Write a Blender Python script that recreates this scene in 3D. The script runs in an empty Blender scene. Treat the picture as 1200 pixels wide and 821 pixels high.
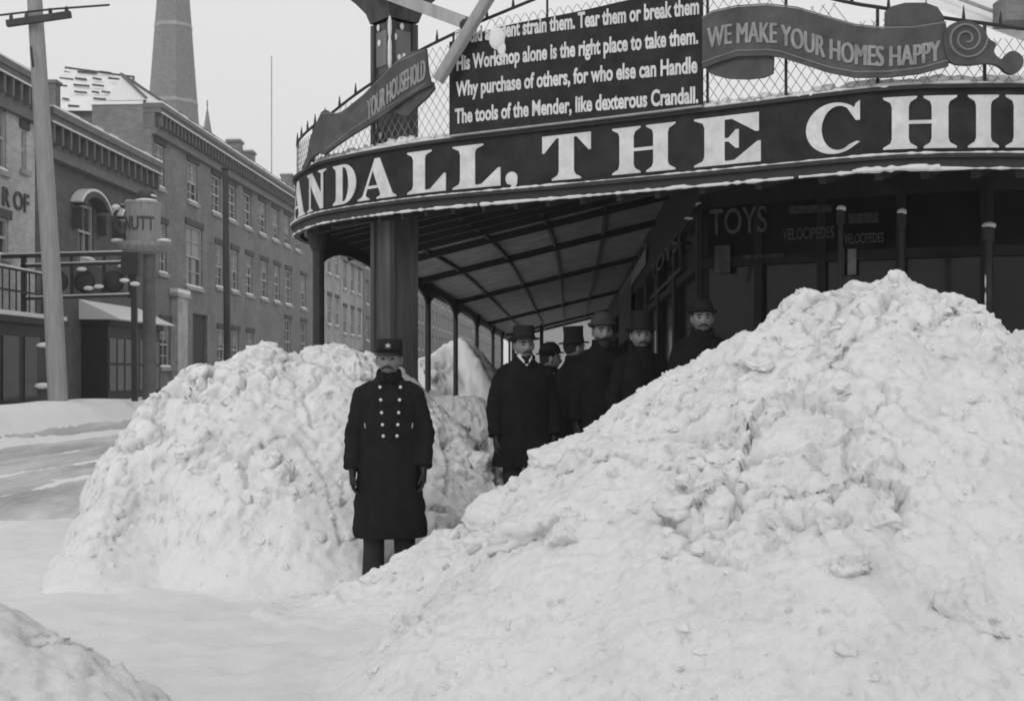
import bpy, bmesh, math, random
import numpy as np
from mathutils import Vector, Matrix

# ------------------------------------------------------------------ camera, world, sun, exposure
S = bpy.context.scene
COL = S.collection
CAMZ = 1.58
F = 1449.0            # focal length in pixels of a 1200 px wide picture
HOR = 440.0           # horizon line in the same picture
cam_d = bpy.data.cameras.new('camera')
cam = bpy.data.objects.new('camera', cam_d); COL.objects.link(cam)
cam.location = (0, 0, CAMZ); cam.rotation_euler = (math.radians(90), 0, 0)
cam_d.sensor_width = 36.0; cam_d.lens = 36.0 * F / 1200.0
cam_d.shift_y = (HOR - 410.5) / 1200.0
cam_d.clip_start = 0.05; cam_d.clip_end = 4000
cam_d.dof.use_dof = True; cam_d.dof.focus_distance = 9.6; cam_d.dof.aperture_fstop = 5.6
S.camera = cam

SUN_EL, SUN_AZ = math.radians(36), math.radians(207)   # soft light from behind the camera, left
w = bpy.data.worlds.new("World"); S.world = w; w.use_nodes = True
nt = w.node_tree; nt.nodes.clear()
sky = nt.nodes.new('ShaderNodeTexSky'); sky.sky_type = 'NISHITA'; sky.sun_disc = False
sky.sun_elevation = SUN_EL; sky.sun_rotation = SUN_AZ; sky.air_density = 1.0; sky.dust_density = 4.0
bw = nt.nodes.new('ShaderNodeRGBToBW')
mx = nt.nodes.new('ShaderNodeMix'); mx.data_type = 'RGBA'; mx.inputs[0].default_value = 0.86
mx.inputs[7].default_value = (5.6, 5.6, 5.6, 1)        # even overcast cloud layer over the clear sky
bg = nt.nodes.new('ShaderNodeBackground'); bg.inputs[1].default_value = 0.165
wo = nt.nodes.new('ShaderNodeOutputWorld')
nt.links.new(sky.outputs[0], bw.inputs[0]); nt.links.new(bw.outputs[0], mx.inputs[6])
nt.links.new(mx.outputs[2], bg.inputs[0]); nt.links.new(bg.outputs[0], wo.inputs[0])

sd = bpy.data.lights.new('sun', 'SUN'); sd.energy = 0.6; sd.angle = math.radians(16); sd.color = (1, 1, 1)
sun = bpy.data.objects.new('sun', sd); COL.objects.link(sun)
sdir = Vector((math.sin(SUN_AZ) * math.cos(SUN_EL), math.cos(SUN_AZ) * math.cos(SUN_EL), math.sin(SUN_EL)))
sun.rotation_euler = sdir.to_track_quat('Z', 'Y').to_euler(); sun.location = (0, -5, 30)

S.view_settings.view_transform = 'Standard'; S.view_settings.look = 'None'
S.view_settings.exposure = 0.0; S.view_settings.gamma = 1.0; S.view_settings.use_curve_mapping = False
S.render.engine = 'CYCLES'
S.render.filter_size = 2.2
try: S.cycles.pixel_filter_type = 'BLACKMAN_HARRIS'; S.cycles.filter_width = 1.8
except Exception: pass
S.cycles.max_bounces = 8; S.cycles.diffuse_bounces = 6; S.cycles.volume_bounces = 0

random.seed(7)
RNG = np.random.default_rng(5)

def at(px, py, D):
    return Vector(((px - 600) * D / F, D, CAMZ + (HOR - py) * D / F))
def zat(py, D): return CAMZ + (HOR - py) * D / F

# ------------------------------------------------------------------ noise (vectorised)
def _hash(i, j, k, s):
    n = (i.astype(np.int64) * 374761393 + j.astype(np.int64) * 668265263 + k.astype(np.int64) * 1442695041 + s * 974634777) & 0xffffffff
    n = ((n ^ (n >> 13)) * 1274126177) & 0xffffffff
    n = ((n ^ (n >> 16)) * 2246822519) & 0xffffffff
    n = n ^ (n >> 13)
    return (n & 0xffffff) / float(0xffffff)
def vnoise(x, y, z, s=0):
    i, j, k = np.floor(x), np.floor(y), np.floor(z)
    fx, fy, fz = x - i, y - j, z - k
    fx, fy, fz = [f * f * f * (f * (f * 6 - 15) + 10) for f in (fx, fy, fz)]
    r = 0
    for a in (0, 1):
        for b in (0, 1):
            for c in (0, 1):
                wgt = (fx if a else 1 - fx) * (fy if b else 1 - fy) * (fz if c else 1 - fz)
                r = r + wgt * _hash(i + a, j + b, k + c, s)
    return r * 2 - 1
def fbm(x, y, z, o=4, s=0, g=0.5):
    r = 0; a = 1.0; t = 0
    for q in range(o):
        r = r + a * vnoise(x, y, z, s + q * 17); t += a; a *= g
        x, y, z = x * 2.03 + 3.1, y * 2.03 + 1.7, z * 2.03 + 5.3
    return r / t
def worley(x, y, z, s=0):
    i, j, k = np.floor(x), np.floor(y), np.floor(z)
    f1 = np.full(x.shape, 9.0); f2 = np.full(x.shape, 9.0); rc = np.zeros(x.shape)
    for a in (-1, 0, 1):
        for b in (-1, 0, 1):
            for c in (-1, 0, 1):
                ci, cj, ck = i + a, j + b, k + c
                dx = ci + _hash(ci, cj, ck, s + 1) - x; dy = cj + _hash(ci, cj, ck, s + 2) - y; dz = ck + _hash(ci, cj, ck, s + 3) - z
                d = np.sqrt(dx * dx + dy * dy + dz * dz); r = _hash(ci, cj, ck, s + 4)
                m = d < f1
                f2 = np.where(m, f1, np.minimum(f2, d)); rc = np.where(m, r, rc); f1 = np.where(m, d, f1)
    return f1, f2, rc
def sstep(a, b, x):
    t = np.clip((x - a) / (b - a), 0, 1); return t * t * (3 - 2 * t)

# ------------------------------------------------------------------ materials
MATS = {}
def mat(name, v, rough=0.85, var=0.12, scale=3.0, bump=0.0, bscale=40.0, spec=0.3, kind=None, metallic=0.0, stretch=None):
    if name in MATS: return MATS[name]
    m = bpy.data.materials.new(name); m.use_nodes = True; MATS[name] = m
    n = m.node_tree; b = n.nodes['Principled BSDF']
    b.inputs['Roughness'].default_value = rough; b.inputs['Metallic'].default_value = metallic
    b.inputs['Specular IOR Level'].default_value = spec
    tc = n.nodes.new('ShaderNodeTexCoord'); mp = n.nodes.new('ShaderNodeMapping')
    n.links.new(tc.outputs['Object'], mp.inputs[0])
    if stretch: mp.inputs['Scale'].default_value = stretch
    nz = n.nodes.new('ShaderNodeTexNoise'); nz.inputs['Scale'].default_value = scale; nz.inputs['Detail'].default_value = 6; nz.inputs['Roughness'].default_value = 0.65
    n.links.new(mp.outputs[0], nz.inputs[0])
    cr = n.nodes.new('ShaderNodeValToRGB')
    lo, hi = max(0, v * (1 - var)), min(1, v * (1 + var))
    cr.color_ramp.elements[0].position = 0.3; cr.color_ramp.elements[0].color = (lo, lo, lo, 1)
    cr.color_ramp.elements[1].position = 0.7; cr.color_ramp.elements[1].color = (hi, hi, hi, 1)
    n.links.new(nz.outputs[0], cr.inputs[0])
    src = cr.outputs[0]
    if kind == 'brick':
        sep = n.nodes.new('ShaderNodeSeparateXYZ'); cmb = n.nodes.new('ShaderNodeCombineXYZ'); ad = n.nodes.new('ShaderNodeMath')
        n.links.new(tc.outputs['Object'], sep.inputs[0]); n.links.new(sep.outputs[0], ad.inputs[0]); n.links.new(sep.outputs[1], ad.inputs[1])
        n.links.new(ad.outputs[0], cmb.inputs[0]); n.links.new(sep.outputs[2], cmb.inputs[1])
        br = n.nodes.new('ShaderNodeTexBrick'); br.inputs['Scale'].default_value = 4.2
        br.inputs['Color1'].default_value = (1.0, 1.0, 1.0, 1); br.inputs['Color2'].default_value = (0.72, 0.72, 0.72, 1)
        br.inputs['Mortar'].default_value = (1.3, 1.3, 1.3, 1); br.inputs['Mortar Size'].default_value = 0.012
        br.inputs['Brick Width'].default_value = 0.9; br.inputs['Row Height'].default_value = 0.32
        n.links.new(cmb.outputs[0], br.inputs[0])
        ml = n.nodes.new('ShaderNodeMix'); ml.data_type = 'RGBA'; ml.blend_type = 'MULTIPLY'; ml.inputs[0].default_value = 0.8
        n.links.new(src, ml.inputs[6]); n.links.new(br.outputs[0], ml.inputs[7]); src = ml.outputs[2]
        # large weather stains
        n2 = n.nodes.new('ShaderNodeTexNoise'); n2.inputs['Scale'].default_value = 0.5; n2.inputs['Detail'].default_value = 5
        n.links.new(tc.outputs['Object'], n2.inputs[0])
        r2 = n.nodes.new('ShaderNodeValToRGB'); r2.color_ramp.elements[0].position = 0.35; r2.color_ramp.elements[0].color = (0.72,) * 3 + (1,); r2.color_ramp.elements[1].position = 0.65
        n.links.new(n2.outputs[0], r2.inputs[0])
        m2 = n.nodes.new('ShaderNodeMix'); m2.data_type = 'RGBA'; m2.blend_type = 'MULTIPLY'; m2.inputs[0].default_value = 0.8
        n.links.new(src, m2.inputs[6]); n.links.new(r2.outputs[0], m2.inputs[7]); src = m2.outputs[2]
    n.links.new(src, b.inputs['Base Color'])
    if bump:
        nb = n.nodes.new('ShaderNodeTexNoise'); nb.inputs['Scale'].default_value = bscale; nb.inputs['Detail'].default_value = 5
        n.links.new(mp.outputs[0], nb.inputs[0])
        bp = n.nodes.new('ShaderNodeBump'); bp.inputs['Strength'].default_value = bump; bp.inputs['Distance'].default_value = 0.02
        n.links.new(nb.outputs[0], bp.inputs['Height']); n.links.new(bp.outputs[0], b.inputs['Normal'])
    return m

def snow_mat(name='snow', v=0.80, dirt=0.5, dscale=2.2):
    if name in MATS: return MATS[name]
    m = bpy.data.materials.new(name); m.use_nodes = True; MATS[name] = m
    n = m.node_tree; b = n.nodes['Principled BSDF']
    b.inputs['Roughness'].default_value = 0.95; b.inputs['Specular IOR Level'].default_value = 0.03
    geo = n.nodes.new('ShaderNodeNewGeometry')
    n1 = n.nodes.new('ShaderNodeTexNoise'); n1.inputs['Scale'].default_value = dscale; n1.inputs['Detail'].default_value = 9; n1.inputs['Roughness'].default_value = 0.72
    n.links.new(geo.outputs['Position'], n1.inputs[0])
    r1 = n.nodes.new('ShaderNodeValToRGB')
    e = r1.color_ramp.elements
    e[0].position = 0.30; e[0].color = (v * (1 - 0.35 * dirt),) * 3 + (1,)
    e[1].position = 0.52; e[1].color = (v,) * 3 + (1,)
    n.links.new(n1.outputs[0], r1.inputs[0])
    # small dark specks of street dirt
    n2 = n.nodes.new('ShaderNodeTexNoise'); n2.inputs['Scale'].default_value = 14; n2.inputs['Detail'].default_value = 4
    n.links.new(geo.outputs['Position'], n2.inputs[0])
    r2 = n.nodes.new('ShaderNodeValToRGB'); f = r2.color_ramp.elements
    f[0].position = 0.66; f[0].color = (0, 0, 0, 1); f[1].position = 0.76; f[1].color = (dirt * 0.8,) * 3 + (1,)
    n.links.new(n2.outputs[0], r2.inputs[0])
    mm = n.nodes.new('ShaderNodeMix'); mm.data_type = 'RGBA'
    mm.inputs[7].default_value = (v * 0.42,) * 3 + (1,)
    n.links.new(r2.outputs[0], mm.inputs[0]); n.links.new(r1.outputs[0], mm.inputs[6])
    n.links.new(mm.outputs[2], b.inputs['Base Color'])
    nb = n.nodes.new('ShaderNodeTexNoise'); nb.inputs['Scale'].default_value = 26; nb.inputs['Detail'].default_value = 9; nb.inputs['Roughness'].default_value = 0.78
    n.links.new(geo.outputs['Position'], nb.inputs[0])
    bp = n.nodes.new('ShaderNodeBump'); bp.inputs['Strength'].default_value = 0.65; bp.inputs['Distance'].default_value = 0.03
    n.links.new(nb.outputs[0], bp.inputs['Height'])
    n3 = n.nodes.new('ShaderNodeTexNoise'); n3.inputs['Scale'].default_value = 75; n3.inputs['Detail'].default_value = 6; n3.inputs['Roughness'].default_value = 0.75
    n.links.new(geo.outputs['Position'], n3.inputs[0])
    b3 = n.nodes.new('ShaderNodeBump'); b3.inputs['Strength'].default_value = 0.6; b3.inputs['Distance'].default_value = 0.012
    n.links.new(n3.outputs[0], b3.inputs['Height']); n.links.new(bp.outputs[0], b3.inputs['Normal']); n.links.new(b3.outputs[0], b.inputs['Normal'])
    return m

SNOW = snow_mat('snow', 0.82, 0.40)
SNOW_CLEAN = snow_mat('snow_clean', 0.80, 0.2)
SNOW_DIRTY = snow_mat('snow_trodden', 0.78, 0.5, 1.3)
BLACKP = mat('black_paint', 0.026, 0.6, 0.25, 6, 0.15)
SIGNP = mat('sign_black', 0.022, 0.6, 0.5, 5, 0.15, spec=.15)
LETTER = mat('sign_white', 0.56, 0.7, 0.2, 7, 0.2)
LETTER_DIM = mat('sign_dull_white', 0.30, 0.7, 0.25, 14)
LETTER_FAINT = mat('faint_lettering', 0.10, 0.7, 0.4, 14)
BANNER = mat('banner_grey', 0.07, 0.8, 0.35, 5, 0.1)
BANNER_EDGE = mat('banner_edge', 0.18, 0.8, 0.2, 5)
IRON = mat('dark_iron', 0.028, 0.6, 0.3, 8)
WOOD_D = mat('dark_timber', 0.05, 0.8, 0.35, 4, 0.3, 30, stretch=(1, 1, 0.2))
WOOD_M = mat('grey_timber', 0.17, 0.85, 0.25, 4, 0.3, 30, stretch=(1, 1, 0.15))
WOOD_L = mat('pale_timber', 0.33, 0.8, 0.2, 4, 0.25, 30, stretch=(3, 3, 0.3))
CEIL = mat('canopy_boards', 0.27, 0.8, 0.35, 2.5, 0.3, 20)
BRICK_C = mat('brick_row', 0.215, 0.9, 0.12, 2, kind='brick')
BRICK_B = mat('brick_dark', 0.125, 0.9, 0.15, 2, kind='brick')
PAINT_A = mat('pale_painted_brick', 0.48, 0.85, 0.12, 1.5, kind='brick')
PAINT_D = mat('light_stone_wall', 0.38, 0.85, 0.15, 1.5, kind='brick')
BRICK_F = mat('brick_far', 0.20, 0.9, 0.2, 2, kind='brick')
CORN = mat('cornice_paint', 0.14, 0.8, 0.2, 3)
CORN_L = mat('cornice_pale', 0.30, 0.8, 0.2, 3)
STONE = mat('stone_trim', 0.30, 0.85, 0.2, 3)
LINTEL = mat('dark_stone', 0.07, 0.85, 0.2, 3)
SASH = mat('sash_paint', 0.40, 0.7, 0.15, 5)
GLASS = mat('window_glass', 0.05, 0.12, 0.6, 0.8, spec=0.6)
GLASS_SHOP = mat('shop_glass', 0.018, 0.10, 0.6, 0.8, 0.05, 3, spec=0.22)
BLIND = mat('window_blind', 0.32, 0.9, 0.15, 3)
DOORM = mat('door_dark', 0.03, 0.7, 0.3, 5)
SLATE = mat('spire_slate', 0.19, 0.85, 0.3, 2.5, stretch=(1, 1, 2))
WOOL = mat('dark_wool', 0.014, 0.95, 0.25, 14, 0.3, 120, spec=0.1)
WOOL2 = mat('black_overcoat', 0.011, 0.95, 0.3, 9, 0.3, 120, spec=0.1)
TROUS = mat('trouser_cloth', 0.03, 0.95, 0.2, 10, 0.2, 100, spec=0.1)
FELT = mat('black_felt', 0.012, 0.8, 0.2, 12, spec=0.2)
FELT_G = mat('grey_felt', 0.05, 0.9, 0.2, 12, spec=0.1)
SKIN = mat('skin', 0.185, 0.65, 0.1, 22, 0.1, 60)
HAIR = mat('hair', 0.02, 0.8, 0.4, 60, 0.4, 200)
EYE = mat('eye', 0.02, 0.3, 0.1, 5)
LINEN = mat('white_collar', 0.62, 0.8, 0.08, 5)
BRASS = mat('bright_button', 0.55, 0.35, 0.1, 5, metallic=0.7)
LEATHER = mat('dark_leather', 0.012, 0.5, 0.3, 12)
PAPER = mat('poster_paper', 0.24, 0.9, 0.4, 7)
SHOPW = mat('shop_woodwork', 0.024, 0.7, 0.4, 3, 0.2)

# ------------------------------------------------------------------ mesh builder
class MB:
    def __init__(s): s.v = []; s.f = []; s.m = []; s.cm = 0
    def add(s, vs, fs):
        o = len(s.v); s.v += [tuple(v) for v in vs]; s.f += [tuple(i + o for i in f) for f in fs]; s.m += [s.cm] * len(fs); return s
    def box(s, x0, x1, y0, y1, z0, z1):
        vs = [(x, y, z) for x in (x0, x1) for y in (y0, y1) for z in (z0, z1)]
        return s.add(vs, [(0, 1, 3, 2), (4, 6, 7, 5), (0, 4, 5, 1), (2, 3, 7, 6), (0, 2, 6, 4), (1, 5, 7, 3)])
    def bar(s, a, b, wx, wz, up=(0, 0, 1)):
        a, b = Vector(a), Vector(b); d = (b - a).normalized(); u = Vector(up)
        if abs(d.dot(u)) > 0.98: u = Vector((0, 1, 0))
        r = d.cross(u).normalized(); u = r.cross(d).normalized()
        vs = []
        for p in (a, b):
            for sx, sz in ((-1, -1), (1, -1), (1, 1), (-1, 1)): vs.append(p + r * sx * wx / 2 + u * sz * wz / 2)
        return s.add(vs, [(0, 1, 2, 3), (7, 6, 5, 4), (0, 4, 5, 1), (1, 5, 6, 2), (2, 6, 7, 3), (3, 7, 4, 0)])
    def tube(s, pts, r, n=8, closed=False):
        pts = [Vector(p) for p in pts]; rs = r if isinstance(r, (list, tuple)) else [r] * len(pts)
        vs = []; fs = []; N = len(pts); up = None
        for i, p in enumerate(pts):
            d = (pts[min(i + 1, N - 1)] - pts[max(i - 1, 0)]).normalized()
            if up is None: up = Vector((0, 0, 1)) if abs(d.z) < 0.9 else Vector((0, 1, 0))
            x = d.cross(up).normalized(); up = x.cross(d).normalized()
            rr = rs[i]; ra, rb = rr if isinstance(rr, (list, tuple)) else (rr, rr)
            for k in range(n):
                a = 2 * math.pi * k / n; vs.append(p + x * math.cos(a) * ra + up * math.sin(a) * rb)
        for i in range(N - 1):
            for k in range(n): fs.append((i * n + k, i * n + (k + 1) % n, (i + 1) * n + (k + 1) % n, (i + 1) * n + k))
        fs.append(tuple(range(n - 1, -1, -1))); fs.append(tuple(range((N - 1) * n, N * n)))
        return s.add(vs, fs)
    def rings(s, rr, n=20):
        """rr: list of (cx, cy, z, rx, ry) horizontal rings"""
        vs = []; fs = []
        for (cx, cy, z, rx, ry) in rr:
            for k in range(n):
                a = 2 * math.pi * k / n; vs.append((cx + rx * math.cos(a), cy + ry * math.sin(a), z))
        for i in range(len(rr) - 1):
            for k in range(n): fs.append((i * n + k, i * n + (k + 1) % n, (i + 1) * n + (k + 1) % n, (i + 1) * n + k))
        fs.append(tuple(range(n - 1, -1, -1))); fs.append(tuple(range((len(rr) - 1) * n, len(rr) * n)))
        return s.add(vs, fs)
    def ell(s, c, r, n=16, m=10, rot=None):
        c = Vector(c); vs = []; fs = []
        for i in range(m + 1):
            t = math.pi * i / m
            for k in range(n):
                a = 2 * math.pi * k / n
                p = Vector((r[0] * math.sin(t) * math.cos(a), r[1] * math.sin(t) * math.sin(a), r[2] * math.cos(t)))
                if rot: p = rot @ p
                vs.append(c + p)
        for i in range(m):
            for k in range(n): fs.append((i * n + k, (i + 1) * n + k, (i + 1) * n + (k + 1) % n, i * n + (k + 1) % n))
        return s.add(vs, fs)
    def prism(s, poly, mapf, t0, t1):
        """poly: convex-ish list of 2D points, mapf(a,b,t)->3D"""
        n = len(poly)
        vs = [mapf(a, b, t0) for a, b in poly] + [mapf(a, b, t1) for a, b in poly]
        return s.add(vs, [tuple(range(n)), tuple(range(2 * n - 1, n - 1, -1))] + [(i, i + n, (i + 1) % n + n, (i + 1) % n) for i in range(n)])
    def build(s, name, mats, parent=None, smooth=False, fix=True):
        me = bpy.data.meshes.new(name); me.from_pydata(s.v, [], s.f)
        for m in (mats if isinstance(mats, (list, tuple)) else [mats]): me.materials.append(m)
        me.polygons.foreach_set('material_index', s.m)
        if fix:
            b = bmesh.new(); b.from_mesh(me); bmesh.ops.recalc_face_normals(b, faces=b.faces); b.to_mesh(me); b.free()
        if smooth: me.polygons.foreach_set('use_smooth', [True] * len(me.polygons))
        o = bpy.data.objects.new(name, me); COL.objects.link(o)
        if parent: o.parent = parent
        return o

def tag(o, label=None, cat=None, group=None, kind=None):
    if label: o['label'] = label
    if cat: o['category'] = cat
    if group: o['group'] = group
    if kind: o['kind'] = kind
    return o
def thing(name, label, cat, loc=(0, 0, 0), rz=0, group=None):
    o = bpy.data.objects.new(name, None); COL.objects.link(o); o.empty_display_size = 0.2
    o.location = loc; o.rotation_euler = (0, 0, rz); return tag(o, label, cat, group)
def bake(mb, voxel=None, smooth=0, subsurf=0):
    """turn a builder into plain (verts, faces) after remeshing"""
    o = mb.build('temp', [SNOW]); 
    if voxel:
        r = o.modifiers.new('r', 'REMESH'); r.mode = 'VOXEL'; r.voxel_size = voxel
    if smooth:
        r = o.modifiers.new('s', 'SMOOTH'); r.iterations = smooth; r.factor = 0.5
    dg = bpy.context.evaluated_depsgraph_get(); ev = o.evaluated_get(dg); me = ev.to_mesh()
    n = len(me.vertices); co = np.empty(n * 3); me.vertices.foreach_get('co', co)
    fs = [tuple(p.vertices) for p in me.polygons]
    ev.to_mesh_clear(); om = o.data; bpy.data.objects.remove(o); bpy.data.meshes.remove(om)
    return co.reshape(-1, 3), fs
def raw(name, co, fs, mats, parent=None, smooth=True, mi=None):
    me = bpy.data.meshes.new(name); me.from_pydata(co.tolist() if hasattr(co, 'tolist') else co, [], fs)
    for m in (mats if isinstance(mats, (list, tuple)) else [mats]): me.materials.append(m)
    if mi is not None: me.polygons.foreach_set('material_index', mi)
    if smooth: me.polygons.foreach_set('use_smooth', [True] * len(me.polygons))
    o = bpy.data.objects.new(name, me); COL.objects.link(o)
    if parent: o.parent = parent
    return o

# ------------------------------------------------------------------ snow: ground and banks
def axis(a, lo, hi, step, b, growth=1.06):
    c = list(np.arange(lo, hi + 1e-6, step)); s = step; x = hi
    while x < b: s *= growth; x += s; c.append(x)
    s = step; x = lo; pre = []
    while x > a: s *= growth; x -= s; pre.append(x)
    return np.array(pre[::-1] + c)
def ground_h(X, Y):
    z = np.zeros(X.shape)
    # path climbing up on to the sidewalk under the canopy
    z += 0.12 * sstep(9.8, 10.8, Y) * sstep(-2.2, -0.6, X)
    z += 0.24 * sstep(-0.1, 1.5, X) * sstep(9.6, 11, Y)
    lat = X - 0.0483 * Y
    # street surface, slightly raised and rutted
    st = sstep(-2.2, -4.5, X) * sstep(10.5, 15, Y)
    z += 0.10 * st
    # shovelled ridge along the far kerb and the snow on the far sidewalk
    rid = 0.98 + 0.10 * fbm(Y * 0.35, X * 0.1, Y * 0, 3, 4)
    z += (rid - 0.1) * np.exp(-(np.clip(np.abs(lat + 12.4) - 0.3, 0, None) / 0.75) ** 2) * sstep(14, 20, Y)
    z += 0.35 * sstep(-13.0, -13.6, lat) * sstep(14, 20, Y)
    z += 0.25 * sstep(40, 90, Y)
    near = np.exp(-np.clip(Y - 4, 0, None) / 30)
    z += (0.06 * fbm(X * 0.7, Y * 0.7, X * 0, 4, 9) + 0.032 * fbm(X * 4, Y * 4, X * 0, 4, 31)) * near
    # footprints
    f1, f2, rc = worley(X * 2.6, Y * 2.0, X * 0, 77)
    z -= 0.045 * np.exp(-(f1 / 0.24) ** 2) * (rc > 0.5) * near * sstep(9.5, 8, Y + 0 * X)
    return z
gx = axis(-700, -6.5, 4.0, 0.05, 700, 1.055); gy = axis(-3, 4.0, 14.0, 0.05, 1600, 1.03)
GX, GY = np.meshgrid(gx, gy); GZ = ground_h(GX, GY)
ny, nx = GX.shape
idx = np.arange(ny * nx).reshape(ny, nx)
gf = np.stack([idx[:-1, :-1], idx[:-1, 1:], idx[1:, 1:], idx[1:, :-1]], -1).reshape(-1, 4)
g = raw('snowy_ground', np.stack([GX, GY, GZ], -1).reshape(-1, 3), gf.tolist(), SNOW_CLEAN)
tag(g, kind='structure')

# trodden roadway: packed dirty snow with sleigh ruts, laid over the ground sheet
LT, YY = np.meshgrid(np.arange(-11.7, -3.4, 0.06), np.concatenate([np.arange(12.3, 32, 0.07), 32 * 1.012 ** np.arange(0, 110)]))
XX = LT + 0.0483 * YY; f1, f2, rc = worley(LT * 3.4, YY * 2.2, LT * 0, 201)
hollow = np.exp(-(f1 / .33) ** 2)
ZZ = ground_h(XX, YY) + .035 - .04 * hollow * sstep(24, 17, YY)
ledge = 1 - sstep(.0, .5, np.minimum(np.minimum(LT + 11.7, -3.4 - LT), (YY - 12.3) * .4))
for c, w_, dp in ((-9.5, .14, .10), (-10.3, .22, .14), (-11.0, .15, .10), (-8.2, .12, .07), (-6.9, .14, .06)): ZZ -= dp * np.exp(-((LT - c - .12 * np.sin(YY * .23)) / w_) ** 2) - dp * .6 * np.exp(-((LT - c - .35) / .12) ** 2)
ZZ += .025 * fbm(LT * 3, YY * .7, LT * 0, 4, 210) - ledge * .12
n1_, n2_ = LT.shape; ii = np.arange(n1_ * n2_).reshape(n1_, n2_)
st_ = raw('street', np.stack([XX, YY, ZZ], -1).reshape(-1, 3), np.stack([ii[:-1, :-1], ii[:-1, 1:], ii[1:, 1:], ii[1:, :-1]], -1).reshape(-1, 4).tolist(), mat('packed_street_snow', .46, .9, .34, 1.1, .4, 14, spec=.1, stretch=(1.6, .16, 1)))
tag(st_, kind='structure')

def ridge_height(X, Y, pts):
    """pts: (x, y, z, wf, wb) along a ridge; front = side facing the camera"""
    best = np.full(X.shape, 1e9); H = np.zeros(X.shape); Wf = np.ones(X.shape); Sd = np.ones(X.shape)
    for (a, b) in zip(pts[:-1], pts[1:]):
        ax, ay, bx, by = a[0], a[1], b[0], b[1]
        dx, dy = bx - ax, by - ay; L2 = dx * dx + dy * dy
        t = np.clip(((X - ax) * dx + (Y - ay) * dy) / L2, 0, 1)
        qx, qy = ax + t * dx, ay + t * dy
        d = np.hypot(X - qx, Y - qy); side = dx * (Y - ay) - dy * (X - ax)      # >0: behind
        w_ = np.where(side > 0, a[4] + t * (b[4] - a[4]), a[3] + t * (b[3] - a[3]))
        z = a[2] + t * (b[2] - a[2])
        m = d < best
        best = np.where(m, d, best); H = np.where(m, z, H); Wf = np.where(m, w_, Wf); Sd = np.where(m, side, Sd)
    return H, best, Wf, Sd
def heap_height(X, Y, pts, pf, pb, side=2.6):
    # every stretch of the crest throws its own slope; the heap is the soft maximum of them all
    P_ = np.array(pts, float); L_ = np.concatenate([[0], np.cumsum(np.hypot(np.diff(P_[:, 0]), np.diff(P_[:, 1])))])
    ss = np.arange(0, L_[-1], 0.05); q = [np.interp(ss, L_, P_[:, k]) for k in range(5)]
    tx, ty = np.gradient(q[0]), np.gradient(q[1]); ker = np.ones(17) / 17
    tx, ty = [np.convolve(np.pad(t, 8, mode='edge'), ker, mode='valid') for t in (tx, ty)]; acc = np.full(X.shape, -5.0)
    for k in range(len(ss)):
        dx, dy = X - q[0][k], Y - q[1][k]; d = np.hypot(dx, dy); l = np.hypot(tx[k], ty[k]) + 1e-9
        dn = (tx[k] * dy - ty[k] * dx) / l; dt = (tx[k] * dx + ty[k] * dy) / l; sn = dn / (d + .05)      # -1 front .. +1 behind
        d = np.sqrt(dn * dn + (dt * side) ** 2)
        f = sstep(-.5, .5, sn); w_ = q[3][k] + (q[4][k] - q[3][k]) * f; p = pf + (pb - pf) * f; r = d / w_
        h = q[2][k] * (1 - r ** p); h = np.where(r > 1, -(r - 1) * max(q[2][k], .5), h); acc = np.maximum(acc, h)
    return acc

def snow_block(c, size, rot, seed):
    """broken slab of snow: rounded box with knocked off corners and a crumbly skin"""
    n = 34; vs = []; fs = []
    for i in range(n + 1):
        t = math.pi * i / n
        for k in range(2 * n):
            a = math.pi * k / n; d = np.array([math.sin(t) * math.cos(a), math.sin(t) * math.sin(a), math.cos(t)])
            d = d / (np.sum(np.abs(d) ** 4.5) ** (1 / 4.5)); vs.append(d)
    for i in range(n):
        for k in range(2 * n): fs.append((i * 2 * n + k, (i + 1) * 2 * n + k, (i + 1) * 2 * n + (k + 1) % (2 * n), i * 2 * n + (k + 1) % (2 * n)))
    v = np.array(vs); q = v * np.array(size) * .5
    m = 1 + .22 * fbm(v[:, 0] * 1.1 + seed, v[:, 1] * 1.1, v[:, 2] * 1.1, 3, seed) + .10 * fbm(v[:, 0] * 4 + seed, v[:, 1] * 4, v[:, 2] * 4, 3, seed + 3)
    for r_ in range(6):
        dr = RNG.normal(size=3); dr /= np.linalg.norm(dr); h = RNG.uniform(.72, .95); pr = v @ dr; m = np.where(pr > h, m * (h / np.maximum(pr, h)), m)
    s0 = max(size); w_ = q * m[:, None]; f1, f2, rc = worley(w_[:, 0] * 9 + seed, w_[:, 1] * 9, w_[:, 2] * 9, seed)
    f3, f4, rd = worley(w_[:, 0] * 24 + seed, w_[:, 1] * 24, w_[:, 2] * 24, seed + 2)
    dsp = .055 * (rc - .5) * sstep(0, .2, f2 - f1) + .016 * (rd - .5) * sstep(0, .3, f4 - f3) + .02 * fbm(w_[:, 0] * 14 + seed, w_[:, 1] * 14, w_[:, 2] * 14, 3, seed + 5)
    q = w_ + v / np.linalg.norm(v, axis=1, keepdims=True) * (dsp * min(1.0, s0 * 4))[:, None]
    R = np.array(rot.to_matrix()); return q @ R.T + np.array(c), fs
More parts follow.
